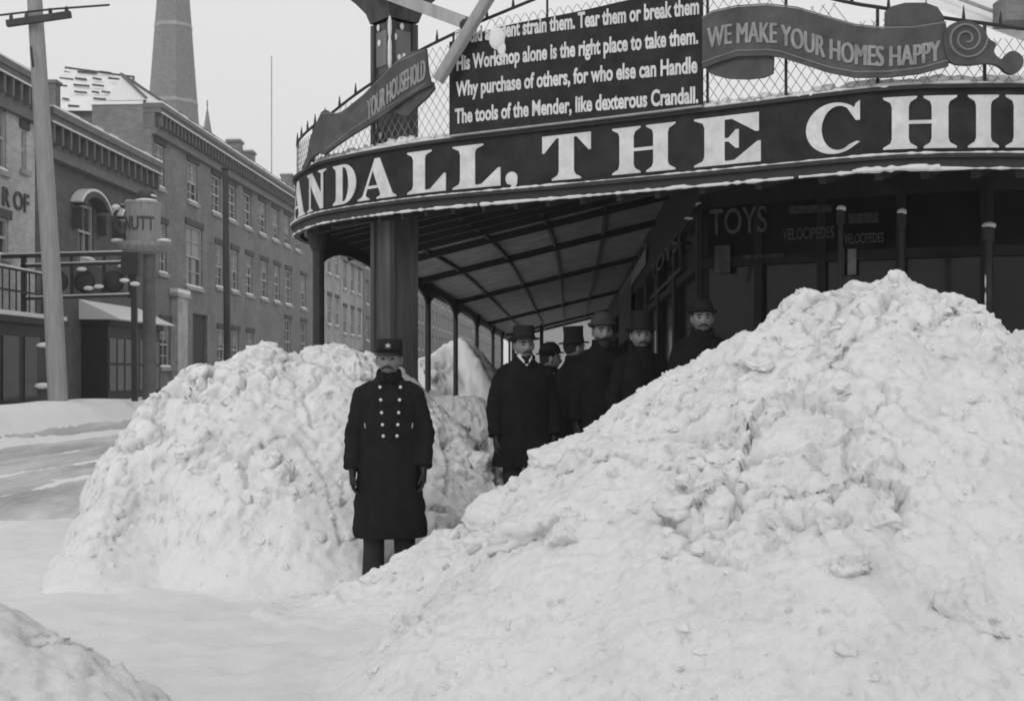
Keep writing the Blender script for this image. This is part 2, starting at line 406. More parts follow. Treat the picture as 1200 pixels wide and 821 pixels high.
def bank(name, label, pts, bounds, step, pf=1.15, pb=1.6, amp=1.0, seed=0, mats=None, cleft=1.0, softlow=0.0, blocks=(), nblocks=0):
    x0, x1, y0, y1 = bounds
    X, Y = np.meshgrid(np.arange(x0, x1, step), np.arange(y0, y1, step))
    wx = X + 0.07 * fbm(X * 0.9, Y * 0.9, X * 0, 2, seed + 5); wy = Y + 0.07 * fbm(X * 0.9 + 9, Y * 0.9, X * 0, 2, seed + 6)
    H, d, W, sd = ridge_height(wx, wy, pts)
    Z = heap_height(wx, wy, pts, pf, pb)
    G = ground_h(X, Y)
    h0 = Z.copy()
    u_ = (Z - G) / 0.06; Z = G - 0.015 + 0.06 * np.logaddexp(0, np.clip(u_, -30, 200))
    ny, nx = X.shape
    # surface normal then clumpy displacement along it, which gives real overhangs
    zy, zx = np.gradient(Z, step); nrm = np.stack([-zx, -zy, np.ones_like(Z)], -1); nrm /= np.linalg.norm(nrm, axis=-1, keepdims=True)
    P = np.stack([X, Y, Z], -1)
    x, y, z = P[..., 0], P[..., 1], P[..., 2]
    onbody = sstep(-0.05, 0.25, Z - G)
    rough = 0.12 + 0.88 * sstep(-0.22, 0.42, fbm(x * 0.8, y * 0.8, z * 0.8, 3, seed + 50))
    if softlow: rough = np.clip(rough + .25, 0, 1) * (.15 + .85 * sstep(softlow * 0.5, softlow, Z))
    f1, f2, rc = worley(x * 1.9, y * 1.9, z * 1.9, seed + 1)
    e1 = sstep(0.0, 0.38, f2 - f1)
    crack = sstep(0.45, 0.7, _hash(np.floor(rc * 997), np.zeros_like(rc), np.zeros_like(rc), seed + 8))
    D = 0.14 * (rc - 0.5) * e1 * rough - 0.11 * (1 - sstep(0, 0.10, f2 - f1)) * cleft * rough * crack
    wxx = 0.35 * fbm(x * 4, y * 4, z * 4, 3, seed + 60); wyy = 0.35 * fbm(x * 4 + 7, y * 4, z * 4, 3, seed + 61)
    f1, f2, rc = worley(x * 4.2 + wxx, y * 4.2 + wyy, z * 4.2 - wxx, seed + 11)
    D += 0.070 * (rc - 0.5) * sstep(0.0, 0.32, f2 - f1) * rough - 0.055 * (1 - sstep(0, 0.14, f2 - f1)) * cleft * rough * (rc > .5)
    D += 0.040 * fbm(x * 3, y * 3, z * 3, 4, seed + 31)
    damp = 1 - 0.55 * np.exp(-(d / 0.10) ** 2)
    P += nrm * (D * amp * onbody * damp)[..., None]
    # second pass: crumbs on the broken faces themselves
    tu = np.gradient(P, axis=1); tv = np.gradient(P, axis=0); nrm = np.cross(tu, tv); nrm /= np.linalg.norm(nrm, axis=-1, keepdims=True) + 1e-9
    x, y, z = P[..., 0], P[..., 1], P[..., 2]
    wxx = 0.5 * fbm(x * 6, y * 6, z * 6, 2, seed + 62)
    f1, f2, rc = worley(x * 9.5 + wxx, y * 9.5 - wxx, z * 9.5 + wxx, seed + 21)
    D = 0.040 * (rc - 0.5) * sstep(0, .3, f2 - f1) * (0.35 + 0.65 * rough)
    f1, f2, rc = worley(x * 18 + 2 * wxx, y * 18 + wxx, z * 18 - 2 * wxx, seed + 27)
    D += 0.026 * (rc - 0.5) * sstep(0, .3, f2 - f1) * (0.45 + 0.55 * rough)
    D += -0.030 * np.abs(fbm(x * 7, y * 7, z * 7, 4, seed + 41)) + 0.024 * fbm(x * 19, y * 19, z * 19, 3, seed + 45, .6)
    P += nrm * (D * min(amp, 1.0) * onbody)[..., None]
    keep = (h0 > G - 0.12)
    kf = keep[:-1, :-1] | keep[:-1, 1:] | keep[1:, 1:] | keep[1:, :-1]
    ids = np.arange(ny * nx).reshape(ny, nx)
    fs = np.stack([ids[:-1, :-1], ids[:-1, 1:], ids[1:, 1:], ids[1:, :-1]], -1)[kf]
    used = np.unique(fs); rem = np.full(ny * nx, -1); rem[used] = np.arange(len(used))
    VV = [P.reshape(-1, 3)[used]]; FF = rem[fs].tolist(); off = len(used)
    from mathutils import Euler
    bl_ = [(at(*b[0]), b[1], Euler(b[2])) for b in blocks]
    cand = np.argwhere((h0 > G + .25) & (d > .1) & (sd < 0)); 
    for q_ in range(nblocks):
        cy, cx_ = cand[int(RNG.integers(len(cand)))]; sz = .07 + .20 * RNG.random() ** 2.2
        bl_.append((P[cy, cx_] - nrm[cy, cx_] * sz * .08, (sz * RNG.uniform(.8, 1.5), sz * RNG.uniform(.7, 1.2), sz * RNG.uniform(.45, .9)), Euler(RNG.uniform(-.8, .8, 3))))
    for q_, (c, sz, e_) in enumerate(bl_):
        v_, f_ = snow_block(c, sz, e_, seed + q_); VV.append(v_); FF += [[i + off for i in ff] for ff in f_]; off += len(v_)
    o = raw(name, np.concatenate(VV), FF, mats or SNOW)
    tag(o, label, 'snowbank')
    return P, keep

def rp(px, py, D, wf, wb): 
    v = at(px, py, D); return (v.x, v.y, v.z, wf, wb)
right_pts = [rp(380, 712, 8.75, .7, .4), rp(430, 676, 8.6, .9, .4), rp(480, 648, 8.6, 1.2, .45), rp(522, 618, 8.65, 1.6, .5), rp(560, 606, 8.75, 2.0, .5), rp(603, 598, 8.8, 2.2, .4),
             rp(620, 584, 8.85, 2.4, .4), rp(628, 540, 8.9, 2.6, .5), rp(655, 512, 8.9, 2.9, .6), rp(692, 498, 8.95, 3.1, .7), rp(720, 468, 8.95, 3.3, .8), rp(752, 450, 8.95, 3.5, .8),
             rp(800, 422, 8.85, 3.9, .85), rp(845, 397, 8.75, 4.2, .85), rp(875, 386, 8.6, 4.3, .85), rp(900, 384, 8.6, 4.3, .85), rp(930, 374, 8.5, 4.4, .85), rp(937, 341, 8.45, 4.4, .85),
             rp(975, 340, 8.4, 4.4, .85), rp(1000, 334, 8.35, 4.5, .85), rp(1032, 334, 8.3, 4.5, .8), rp(1044, 322, 8.25, 4.5, .8), rp(1070, 324, 8.2, 4.5, .8), rp(1080, 334, 8.2, 4.4, .8),
             rp(1118, 338, 8.1, 4.4, .8), rp(1145, 352, 8.0, 4.2, .8), rp(1160, 378, 7.95, 4.0, .8), rp(1200, 384, 7.9, 4.0, .8), rp(1260, 378, 7.8, 4.0, .8), rp(1400, 395, 7.7, 4.0, .8), rp(1650, 420, 7.6, 4.0, .8)]
PR, KR = bank('snowbank', 'huge shovelled snowbank filling the right foreground before the shop', right_pts, (-2.6, 5.6, 2.6, 10.4), 0.020, pf=1.25, pb=1.8, seed=100, nblocks=70, blocks=[((668, 540, 8.70), (.48, .46, .30), (.6, -.42, .2)), ((652, 566, 8.66), (.40, .44, .24), (.5, -.4, .1)), ((590, 606, 8.55), (.50, .5, .20), (.5, -.3, .2)), ((956, 362, 8.35), (.24, .3, .26), (.1, 0, .1)), ((1058, 340, 8.15), (.20, .25, .22), (.1, .2, .4)), ((1010, 350, 8.2), (.34, .3, .2), (.2, 0, .2)), ((905, 698, 5.6), (.26, .2, .15), (.5, .1, .2)), ((1195, 478, 7.0), (.3, .25, .2), (.3, 0, .3))])
left_pts = [rp(108, 668, 9.2, .35, .3), rp(118, 612, 9.6, .7, .35), rp(130, 560, 10.0, 1.2, .45), rp(146, 502, 10.4, 1.6, .6), rp(180, 455, 10.9, 2.0, .9), rp(228, 424, 11.1, 2.3, 1.4),
            rp(262, 417, 11.2, 2.4, 1.4), rp(312, 398, 11.3, 2.4, 1.4), rp(340, 411, 11.3, 2.4, 1.4), rp(375, 405, 11.4, 2.4, 1.4), rp(405, 403, 11.5, 2.3, 1.3), rp(440, 418, 11.8, 2.0, 1.3),
            rp(480, 440, 12.4, 1.3, 1.2), rp(500, 452, 12.35, 1.3, 1.2), rp(530, 458, 12.2, 1.1, 1.2), rp(558, 462, 12.3, .9, 1.2), rp(580, 470, 12.8, .7, 1.2), rp(590, 478, 13.8, .6, 1.2), rp(595, 480, 16, .6, 1.2), rp(603, 478, 20, .8, 1)]
PL, KL = bank('snowbank', 'tall snowbank at left behind the man in the buttoned uniform coat', left_pts, (-4.6, 1.9, 7.4, 20), 0.022, pf=1.4, pb=1.4, seed=300, softlow=0.4, amp=0.85, cleft=1.5, nblocks=60, blocks=[((312, 420, 11.1), (.34, .3, .22), (.2, .3, .2)), ((540, 525, 11.6), (.35, .3, .25), (.4, 0, .3))])
mound_pts = [rp(488, 420, 26, 1, 1), rp(505, 416, 26.5, 1.2, 1.2), rp(522, 402, 27, 1.6, 1.3), rp(540, 394, 27, 1.8, 1.4), rp(555, 408, 28, 1.6, 1.2), rp(572, 430, 29, 1.4, 1.2), rp(588, 452, 32, 1, 1)]
bank('snowbank', 'pointed snow mound seen through the canopy posts up the street', mound_pts, (-5, 1.5, 23, 34), 0.05, pf=1.3, seed=500, amp=1.8)
corner_pts = [(-3.4, 5.2, 0.62, 1.2, 1.0), (-2.35, 5.2, 0.66, 1.2, 1.0), (-1.95, 4.9, 0.55, 1.0, 0.9), (-1.55, 4.6, 0.30, 0.7, 0.6), (-1.1, 4.4, 0.05, .4, .4)]
bank('snowbank', 'low lumpy heap of snow in the bottom left corner', corner_pts, (-5, -0.6, 3.2, 6.8), 0.020, pf=1.4, seed=700, amp=1.25, nblocks=14, mats=SNOW_DIRTY)

# loose clods that rolled down the banks
cl = MB()
def clods(P, K, n, zmin, smin, smax, xr):
    ys, xs = np.where(K); c = 0; tries = 0
    while c < n and tries < n * 30:
        tries += 1
        i = int(RNG.integers(len(ys))); p = P[ys[i], xs[i]]
        if p[2] < zmin or not (xr[0] < p[0] < xr[1]): continue
        s = smin + (smax - smin) * RNG.random() ** 3
        vs = []; fs = []
        a0 = RNG.random(3) * 6
        rot = Matrix.Rotation(a0[0], 3, 'X') @ Matrix.Rotation(a0[1], 3, 'Z')
        m, nn = 5, 7
        for a in range(m + 1):
            t = math.pi * a / m
            for b in range(nn):
                q = 2 * math.pi * b / nn
                v = Vector((math.sin(t) * math.cos(q) * 1.2, math.sin(t) * math.sin(q), math.cos(t) * 0.8))
                if 0 < a < m: v *= 1 + 0.75 * (RNG.random() - .5)
                vs.append(Vector(p) + rot @ v * s - Vector((0, 0, s * .35)))
        for a in range(m):
            for b in range(nn): fs.append((a * nn + b, (a + 1) * nn + b, (a + 1) * nn + (b + 1) % nn, a * nn + (b + 1) % nn))
        cl.add(vs, fs); c += 1
clods(PR, KR, 1500, 0.10, 0.006, 0.040, (-1.2, 4.5)); clods(PL, KL, 900, 0.10, 0.006, 0.038, (-3.6, 0.2))
tag(cl.build('snow_clods', SNOW), 'small loose clods of snow scattered over the banks', 'snow clods', kind='stuff')

# ------------------------------------------------------------------ left row of buildings
KS = 0.0483; ANG = -math.atan(KS); CS = math.cos(ANG); LF = 15.3
def Yp(px, L=LF): return F * L / (670 - px)
def window(root, y0, y1, z0, z1, style='sash', blind=0.0, snow=True, lint=True, frame_m=None):
    f = MB(); t = 0.07; x = -0.10
    f.box(x - .04, x + .04, y0, y0 + t, z0, z1); f.box(x - .04, x + .04, y1 - t, y1, z0, z1)
    f.box(x - .04, x + .04, y0 + t, y1 - t, z0, z0 + t); f.box(x - .04, x + .04, y0 + t, y1 - t, z1 - t, z1)
    zm = (z0 + z1) / 2; f.box(x - .03, x + .035, y0 + t, y1 - t, zm - .035, zm + .035)
    ym = (y0 + y1) / 2; f.box(x - .02, x + .028, ym - .02, ym + .02, z0 + t, zm - .035); f.box(x - .02, x + .028, ym - .02, ym + .02, zm + .035, z1 - t)
    if style == 'six':
        for q in (0.25, 0.75):
            zz = z0 + (z1 - z0) * q; f.box(x - .018, x + .026, y0 + t, ym - .02, zz - .018, zz + .018); f.box(x - .018, x + .026, ym + .02, y1 - t, zz - .018, zz + .018)
    fo = f.build('window', frame_m or SASH, root)
    MB().box(x - .06, x - .042, y0, y1, z0, z1).build('pane', GLASS, fo)
    if blind:
        zb = z1 - (z1 - z0) * blind; MB().box(x - .0405, x - .0385 + .001, y0 + t, y1 - t, zb, z1 - t).build('blind', BLIND, fo)
    s = MB(); s.box(-.05, .10, y0 - .12, y1 + .12, z0 - .14, z0)
    if snow:
        s.cm = 1; s.rings([(0.02, ym, z0 + .003, .075, (y1 - y0) / 2 + .1), (0.02, ym, z0 + .05, .06, (y1 - y0) / 2 + .04), (0.02, ym, z0 + .085, .03, (y1 - y0) / 2 - .1)], 16)
    s.build('sill', [STONE, SNOW_CLEAN], fo)
    if lint: MB().box(-.02, .05, y0 - .14, y1 + .14, z1, z1 + .24).build('lintel', LINTEL if style != 'pale' else STONE, fo)
    return fo

def house(name, label, Y0, Y1, H, depth, wm, wins=(), doors=(), cornice=None, L=LF, group=None, z_base=-0.3):
    """facade on the street line; wins: (ya, yb, z0, z1, style, blind); local frame: x out, y along, z up"""
    root = thing(name, label, 'building', (-L + KS * Y0, Y0, 0), ANG, group)
    ln = (Y1 - Y0) / CS
    rects = [w_[:4] for w_ in wins] + [d_[:4] for d_ in doors]
    ysb = sorted(set([0, ln] + [a for r in rects for a in r[:2]])); zsb = sorted(set([z_base, H] + [a for r in rects for a in r[2:4]]))
    m = MB()
    for ya, yb in zip(ysb[:-1], ysb[1:]):
        for za, zb in zip(zsb[:-1], zsb[1:]):
            cy, cz = (ya + yb) / 2, (za + zb) / 2
            if any(r[0] < cy < r[1] and r[2] < cz < r[3] for r in rects): continue
            m.add([(0, ya, za), (0, yb, za), (0, yb, zb), (0, ya, zb)], [(0, 1, 2, 3)])
    for (a, b, c, d) in rects:
        for q in ([(0, a, c), (-.2, a, c), (-.2, a, d), (0, a, d)], [(0, b, c), (0, b, d), (-.2, b, d), (-.2, b, c)], [(0, a, d), (-.2, a, d), (-.2, b, d), (0, b, d)], [(0, a, c), (0, b, c), (-.2, b, c), (-.2, a, c)]):
            m.add(q, [(0, 1, 2, 3)])
    m.add([(0, 0, z_base), (-depth, 0, z_base), (-depth, 0, H), (0, 0, H)], [(0, 1, 2, 3)])
    m.add([(0, ln, z_base), (0, ln, H), (-depth, ln, H), (-depth, ln, z_base)], [(0, 1, 2, 3)])
    m.add([(-depth, 0, z_base), (-depth, ln, z_base), (-depth, ln, H), (-depth, 0, H)], [(0, 1, 2, 3)])
    m.build('wall', wm, root, fix=False)
    rf = MB(); rf.box(-depth - .05, -.3, -.05, ln + .05, H + .003, H + .12); rf.build('roof', [SNOW_CLEAN], root)
    for w_ in wins: window(root, *w_)
    for d_ in doors:
        y0, y1, z0, z1 = d_[:4]
        dr = MB(); dr.box(-.19, -.13, y0, y1, z0, z1); dr.box(-.12, -.10, y0 + .15, y1 - .15, z0 + .9, z1 - .3); dr.build('door', DOORM, root)
    if cornice:
        ch, proj, cm, snow, brk = cornice
        c = MB(); c.box(.003, proj * .45, -.02, ln + .02, H - ch, H - ch * .80)
        c.box(-.3, proj * .3, -.03, ln + .03, H - ch * .8, H - ch * .28)
        c.box(-.3, proj * .85, -.05, ln + .05, H - ch * .28, H - ch * .12); c.box(-.3, proj, -.07, ln + .07, H - ch * .12, H + .04)
        co = c.build('cornice', cm, root)
        if brk:
            b = MB(); k = .2
            while k < ln: b.box(proj * .302, proj * .8, k, k + .12, H - ch * .7, H - ch * .282); k += brk
            b.build('dentils', cm, co)
        if snow:
            s = MB(); n_ = max(4, int(ln / .6)); 
            for i in range(n_):
                ya, yb = ln * i / n_, ln * (i + 1) / n_; h = .05 + .05 * random.random()
                s.box(-.2, proj - .02, ya, yb, H + .042, H + .042 + h)
                s.box(proj * .852, proj * .97, ya, yb, H - ch * .28 - .02, H - ch * .282 + .02)
            s.build('cornice_snow', SNOW_CLEAN, co)
    return root, ln
def ly(px, Y0, L=LF): return (Yp(px, L) - Y0) / CS

# A: pale painted building at the left edge
A0, A1 = 26.0, 35.25
hA, _ = house('painted_house', 'pale painted building with big black letters at the far left edge', A0, A1, 9.92, 9, PAINT_A,
              wins=[(ly(-14, A0), ly(7.5, A0), zat(200, 33.2), zat(122, 33.2), 'sash', .3), (ly(25, A0), ly(31, A0), zat(200, 34.6), zat(152, 34.6), 'sash', 0, False),
                    (ly(-14, A0), ly(10, A0), zat(300, 33.2), zat(255, 33.2), 'sash', 0), (ly(-60, A0), ly(-38, A0), zat(200, 33.2), zat(122, 33.2), 'sash', .3), (ly(-60, A0), ly(-38, A0), zat(300, 33.2), zat(255, 33.2), 'sash', 0)],
              doors=(), cornice=(1.2, .38, CORN, True, .5))
f = MB()
f.box(.01, .9, 0, 9.0, 0, 2.95); f.cm = 0; f.box(.002, 1.05, -.05, 9.1, 2.95, 3.12); f.cm = 1; f.box(.003, 1.02, 0, 9.05, 3.123, 3.24)
for k in range(7): f.cm = 2; f.box(.9, .93, .3 + k * 1.25, 1.2 + k * 1.25, .9, 2.6)
f.build('shopfront', [BLACKP, SNOW_CLEAN, GLASS_SHOP], hA)
f = MB()
for zz in (3.75, 4.3): f.box(.86, .91, 3, 9.0, zz, zz + .05)
for k in range(16): f.box(.87, .90, 3 + k * .39, 3.03 + k * .39, 3.26, 4.3)
f.cm = 1; f.box(.84, .93, 3, 9.0, 4.352, 4.40); f.build('balcony_railing', [IRON, SNOW_CLEAN], hA)

# B: dark brick shop with hooded windows
B0, B1 = 35.3, 44.7
def hood(root, yc, wdt, z):
    h = MB(); n = 10
    for i in range(n):
        a0, a1 = math.pi * (.12 + .76 * i / n), math.pi * (.12 + .76 * (i + 1) / n)
        p = [(yc - math.cos(a) * wdt * r_, z + math.sin(a) * wdt * .62 * r_) for a, r_ in ((a0, 1), (a1, 1), (a1, 1.28), (a0, 1.28))]
        h.cm = 0; h.prism(p, lambda a, b, t: (t, a, b), .004, .38)
        p = [(yc - math.cos(a) * wdt * r_, z + math.sin(a) * wdt * .62 * r_) for a, r_ in ((a0, 1.285), (a1, 1.285), (a1, 1.42), (a0, 1.42))]
        h.cm = 1; h.prism(p, lambda a, b, t: (t, a, b), .004, .36)
    for s_ in (-1, 1): h.cm = 0; h.box(.004, .3, yc + s_ * wdt * 1.05 - .1, yc + s_ * wdt * 1.05 + .1, z - .5, z + .12)
    h.build('window_hood', [LINTEL, SNOW_CLEAN], root)
winsB = []; hoods = []
for pc in (101, 146):
    Yc = Yp(pc); yc = (Yc - B0) / CS; winsB.append((yc - .6, yc + .6, 5.25, 6.95, 'sash', 0.0, True, False)); hoods.append((yc, .95, 6.6))
hB, lnB = house('dark_brick_shop', 'low dark brick building with snow capped hooded windows behind the leaning pole', B0, B1, 9.2, 9, BRICK_B,
                wins=winsB, doors=[(7.6, 8.7, 0.2, 2.6)], cornice=(1.3, .55, CORN, True, .6))
for h_ in hoods: hood(hB, *h_)
ya, yb = ly(95, B0), ly(160, B0)
f = MB(); f.box(.01, .85, ya, yb, 0, 3.15); f.box(.01, .95, ya - .1, yb + .1, 3.15, 3.32)
k = ya + .1
while k < yb - .3: f.cm = 1; f.box(.85, .87, k, k + .55, 1.1, 1.9); f.box(.85, .87, k, k + .55, 1.98, 2.75); f.cm = 0; k += .68
f.cm = 0
f.build('shop_bay', [BLACKP, GLASS_SHOP], hB)
f = MB(); f.add([(.01, ya - .2, 3.95), (.01, yb + .2, 3.95), (1.3, yb + .2, 3.35), (1.3, ya - .2, 3.35), (.01, ya - .2, 3.33), (.01, yb + .2, 3.33), (1.3, yb + .2, 3.325), (1.3, ya - .2, 3.325)],
                [(0, 1, 2, 3), (4, 7, 6, 5), (3, 2, 6, 7), (0, 3, 7, 4), (1, 5, 6, 2), (0, 4, 5, 1)])
f.build('bay_roof', SNOW_CLEAN, hB)

# C: long three storey brick row
C0, C1 = 45.0, 72.5
wC = []
for pa, pb in ((182, 192.5), (220, 231.5), (248.5, 258.5), (268, 276.5), (286, 294.5), (303.5, 311.5), (319, 326.5), (333, 339.5), (346, 352)):
    wC.append((ly(pa, C0), ly(pb, C0), 8.55, 10.15, 'six', random.choice((0, .35, .5, .6))))
for pa, pb in ((186, 195.5), (218, 237), (253, 262), (271, 279), (288, 296), (306, 313.5), (321, 328), (334.5, 341.5), (352.5, 358.5)):
    big = pb - pa > 15
    wC.append((ly(pa, C0), ly(pb, C0), 5.15 if big else 5.4, 7.6 if big else 7.25, 'six', random.choice((0, .3, .45, .5))))
for pa, pb in ((188, 199), (255, 264), (272, 280), (289, 297)): wC.append((ly(pa, C0), ly(pb, C0), 1.9, 3.6, 'six', .4))
for pa, pb in ((334, 341), (352.5, 359)): wC.append((ly(pa, C0), ly(pb, C0), 2.2, 4.6, 'six', .0))
hC, lnC = house('brick_row', 'long three storey brick row with bracketed cornice running up the street', C0, C1, 11.45, 2.2, BRICK_C,
                wins=wC, doors=[(ly(226, C0), ly(243, C0), .2, 4.1)], cornice=(1.08, .42, CORN, True, .45))
f = MB(); f.add([(-.2, 0, 11.6), (-.2, lnC, 11.6), (-1.1, lnC, 12.5), (-1.1, 0, 12.5), (-1.7, 0, 11.6), (-1.7, lnC, 11.6)], [(0, 1, 2, 3), (3, 2, 5, 4), (0, 3, 4), (1, 5, 2)])
f.build('pitched_roof', SNOW_DIRTY, hC)
f = MB(); f.bar((-.15, -.06, 11.65), (-1.1, -.06, 12.54), .08, .10); f.bar((-1.1, -.06, 12.56), (-1.1, lnC, 12.56), .10, .06); f.build('ridge_and_rake', CORN, hC)
for q, (yy, h_) in enumerate(((15.2, .45), (17.6, .35), (26.4, .6))):
    f = MB(); f.box(-1.5, -.9, yy, yy + .7, 11.5, 12.9 + h_ - .4); f.box(-1.56, -.84, yy - .06, yy + .76, 12.5 + h_, 12.62 + h_); f.cm = 1; f.box(-1.5, -.9, yy, yy + .7, 12.623 + h_, 12.72 + h_)
    f.build('chimney', [BRICK_F, SNOW_CLEAN], hC)
f = MB(); y_ = ly(205, C0); f.box(.004, .28, y_ - .5, y_ + .7, .3, 4.6); f.box(.002, .36, y_ - .7, y_ + .9, 4.6, 4.75); f.cm = 1; f.box(.01, .34, y_ - .65, y_ + .85, 4.753, 4.90)
f.build('entrance_pier', [mat('pale_plaster', .38, .9, .3, 2), SNOW_CLEAN], hC)
MB().bar((-.6, 20.5, 12.0), (-.6, 20.5, 18.5), .05, .05).build('flagpole', WOOD_L, hC)

# house behind with the snow covered roof
hr = thing('rear_house', 'house behind the dark brick shop with a snowy shingled roof and chimney', 'building', (-18.6, 49.2, 0), 0)
f = MB(); f.box(0, 3.3, 0, 8, 0, 12.1); f.build('wall', BRICK_F, hr)
f = MB(); f.add([(-.2, -.3, 12.05), (3.4, -.3, 12.05), (2.7, 2.8, 14.1), (-.2, 2.8, 14.5), (3.4, 8.2, 12.05), (-.2, 8.2, 12.05)],
                [(0, 1, 2, 3), (1, 4, 2), (3, 2, 4, 5), (0, 3, 5)]); f.build('roof', SNOW_DIRTY, hr)
f = MB()
for k in range(6):
    x_ = -.15
    while x_ < 2.6:
        l_ = random.uniform(.25, .9); t_ = .10 + k * .165
        if random.random() < .75: f.bar((x_, -.3 + 3.1 * t_, 12.05 + 2.4 * t_ + .03), (min(x_ + l_, 2.9), -.3 + 3.1 * t_, 12.05 + 2.36 * t_ + .0), .07, .07)
        x_ += l_ + random.uniform(.05, .3)
f.bar((3.42, -.33, 12.08), (2.7, 2.78, 14.13), .08, .08); f.bar((2.7, 2.8, 14.13), (-.2, 2.8, 14.53), .07, .07)
f.build('roof_battens', LINTEL, hr)
f = MB(); f.box(.9, 1.4, -2.6, -2.1, 9, 12.6); f.box(.84, 1.46, -2.66, -2.04, 12.6, 12.72); f.build('chimney', BRICK_F, hr)

def row_wins(Y0, Y1, floors, n, w_=1.0, z0=1.9, fh=3.2, hh=1.8, style='sash'):
    ln = (Y1 - Y0) / CS; r = []
    for fl in range(floors):
        for i in range(n):
            c = ln * (i + .5) / n; r.append((c - w_ / 2, c + w_ / 2, z0 + fh * fl, z0 + fh * fl + hh, style, random.choice((0, .4, .5)), True, True))
    return r
Yd0, Yd1 = Yp(372) , Yp(399)
house('stone_house', 'light stone fronted house beyond the long brick row', Yd0, Yd1, 13.2, 10, PAINT_D, row_wins(Yd0, Yd1, 4, 3, 1.1, 1.6, 3.2), cornice=(.9, .5, CORN_L, True, 0))
Ye0, Ye1 = Yp(399.5), Yp(425)
hE, lnE = house('dormered_house', 'light house with snowy dormers and dark shutters beyond the light stone front', Ye0, Ye1, 9.8, 10, PAINT_D, row_wins(Ye0, Ye1, 3, 3, 1.2, 1.4, 3.0), cornice=(.5, .7, CORN_L, True, 0))
f = MB(); f.add([(.3, 0, 9.95), (.3, lnE, 9.95), (-3, lnE, 13.5), (-3, 0, 13.5)], [(0, 1, 2, 3)])
f.build('mansard_roof', SLATE, hE)
for k in range(3):
    c = lnE * (k + .5) / 3; d_ = MB(); d_.box(-2.6, -.3, c - .6, c + .6, 10.3, 12.0)
    d_.cm = 1; d_.add([(-.1, c - .85, 12.0), (-.1, c + .85, 12.0), (-.1, c, 12.7), (-2.7, c - .85, 12.0), (-2.7, c + .85, 12.0), (-2.7, c, 12.7)], [(0, 1, 2), (3, 5, 4), (0, 2, 5, 3), (2, 1, 4, 5), (0, 3, 4, 1)])
    d_.build('dormer', [CORN_L, SNOW_CLEAN], hE)
Ys = [Yp(425.5), Yp(452), Yp(478), Yp(505), Yp(524), Yp(540), Yp(553), Yp(563), Yp(575), Yp(590)]
labs = ['dark brick house behind the big corner column, left of it', 'brick house hidden mostly by the corner column', 'brick house seen just right of the corner column',
        'far brick house framed by the first two canopy posts', 'far brick house left of the pointed snow mound', 'far brick house right above the pointed snow mound',
        'farther brick house right of the pointed snow mound', 'small far brick house between the thin distant canopy posts', 'farthest brick house at the end of the left row']
for i in range(9):
    a, b = Ys[i] + .05, Ys[i + 1]; house('far_house', labs[i], a, b, (12.8, 11.5, 13.4, 12.2, 13.0, 11.8, 13.5, 12.5, 12)[i], 10, BRICK_F if i % 2 == 0 else BRICK_C,
        row_wins(a, b, 4, max(2, int((b - a) / 3)), 1.1, 1.5, 2.7, 1.6) if i < 6 else row_wins(a, b, 3, 5, 1.6, 2, 3.2, 2), cornice=(.7, .5, CORN, True, 0), group='brick houses further up the street')

# end of the street: pale house that shows under the canopy
e = thing('pale_house', 'pale clapboard house closing the view beneath the canopy behind the top hats', 'building', (0, 0, 0))
f = MB(); f.box(2.0, 16, 120, 130, 0, 7.2); f.build('wall', mat('clapboard', .34, .8, .12, 1.0, stretch=(.2, .2, 6)), e)
f = MB(); f.add([(1.6, 119.5, 7.2), (16.4, 119.5, 7.2), (16.4, 125, 10), (1.6, 125, 10), (1.6, 130.5, 7.2), (16.4, 130.5, 7.2)], [(0, 1, 2, 3), (3, 2, 5, 4), (0, 3, 4), (1, 5, 2)]); f.build('roof', SNOW_CLEAN, e)
for x_ in (3.2, 6, 9, 12):
    w_ = MB().box(x_, x_ + 1.1, 119.95, 119.99, 3.0, 5.0).build('window', SASH, e); MB().box(x_ + .1, x_ + 1.0, 119.93, 119.945, 3.1, 4.9).build('pane', GLASS, w_)

# steeples
st = thing('church_steeple', 'tall grey church steeple rising behind the brick row', 'steeple', (-35.6, 130, 0), 0)
def octa(r, z): return [(r * math.cos(math.pi / 8 + k * math.pi / 4), r * math.sin(math.pi / 8 + k * math.pi / 4), z) for k in range(8)]
f = MB(); f.box(-3.1, 3.1, -3.1, 3.1, 0, 21); f.build('tower', SLATE, st)
zs = [(21, 3.3), (24, 2.95), (62, .15)]
f = MB()
for (za, ra), (zb, rb) in zip(zs[:-1], zs[1:]): f.add(octa(ra, za) + octa(rb, zb), [(k, (k + 1) % 8, (k + 1) % 8 + 8, k + 8) for k in range(8)])
f.add(octa(3.3, 21), [tuple(range(8))])
f.build('spire', SLATE, st)
f = MB(); 
for zz in (30, 38): rr = 2.95 + (.15 - 2.95) * (zz - 24) / 38 + .05; f.add(octa(rr, zz) + octa(rr - .02, zz + .4), [(k, (k + 1) % 8, (k + 1) % 8 + 8, k + 8) for k in range(8)])
f.build('stone_band', STONE, st)
s2 = thing('distant_spire', 'tiny distant spire just right of the tall grey steeple', 'spire', at(243, 200, 170).xy.to_3d(), 0)
zt, zb = zat(126, 170), zat(165, 170)
f = MB(); f.rings([(0, 0, 0, 1.2, 1.2), (0, 0, zb - 1, 1.2, 1.2), (0, 0, zb, .8, .8), (0, 0, zt, .05, .05)], 8); f.build('spire', SLATE, s2)
MB().box(-.06, .06, -.06, .06, zt, zt + 1).build('finial', IRON, s2)

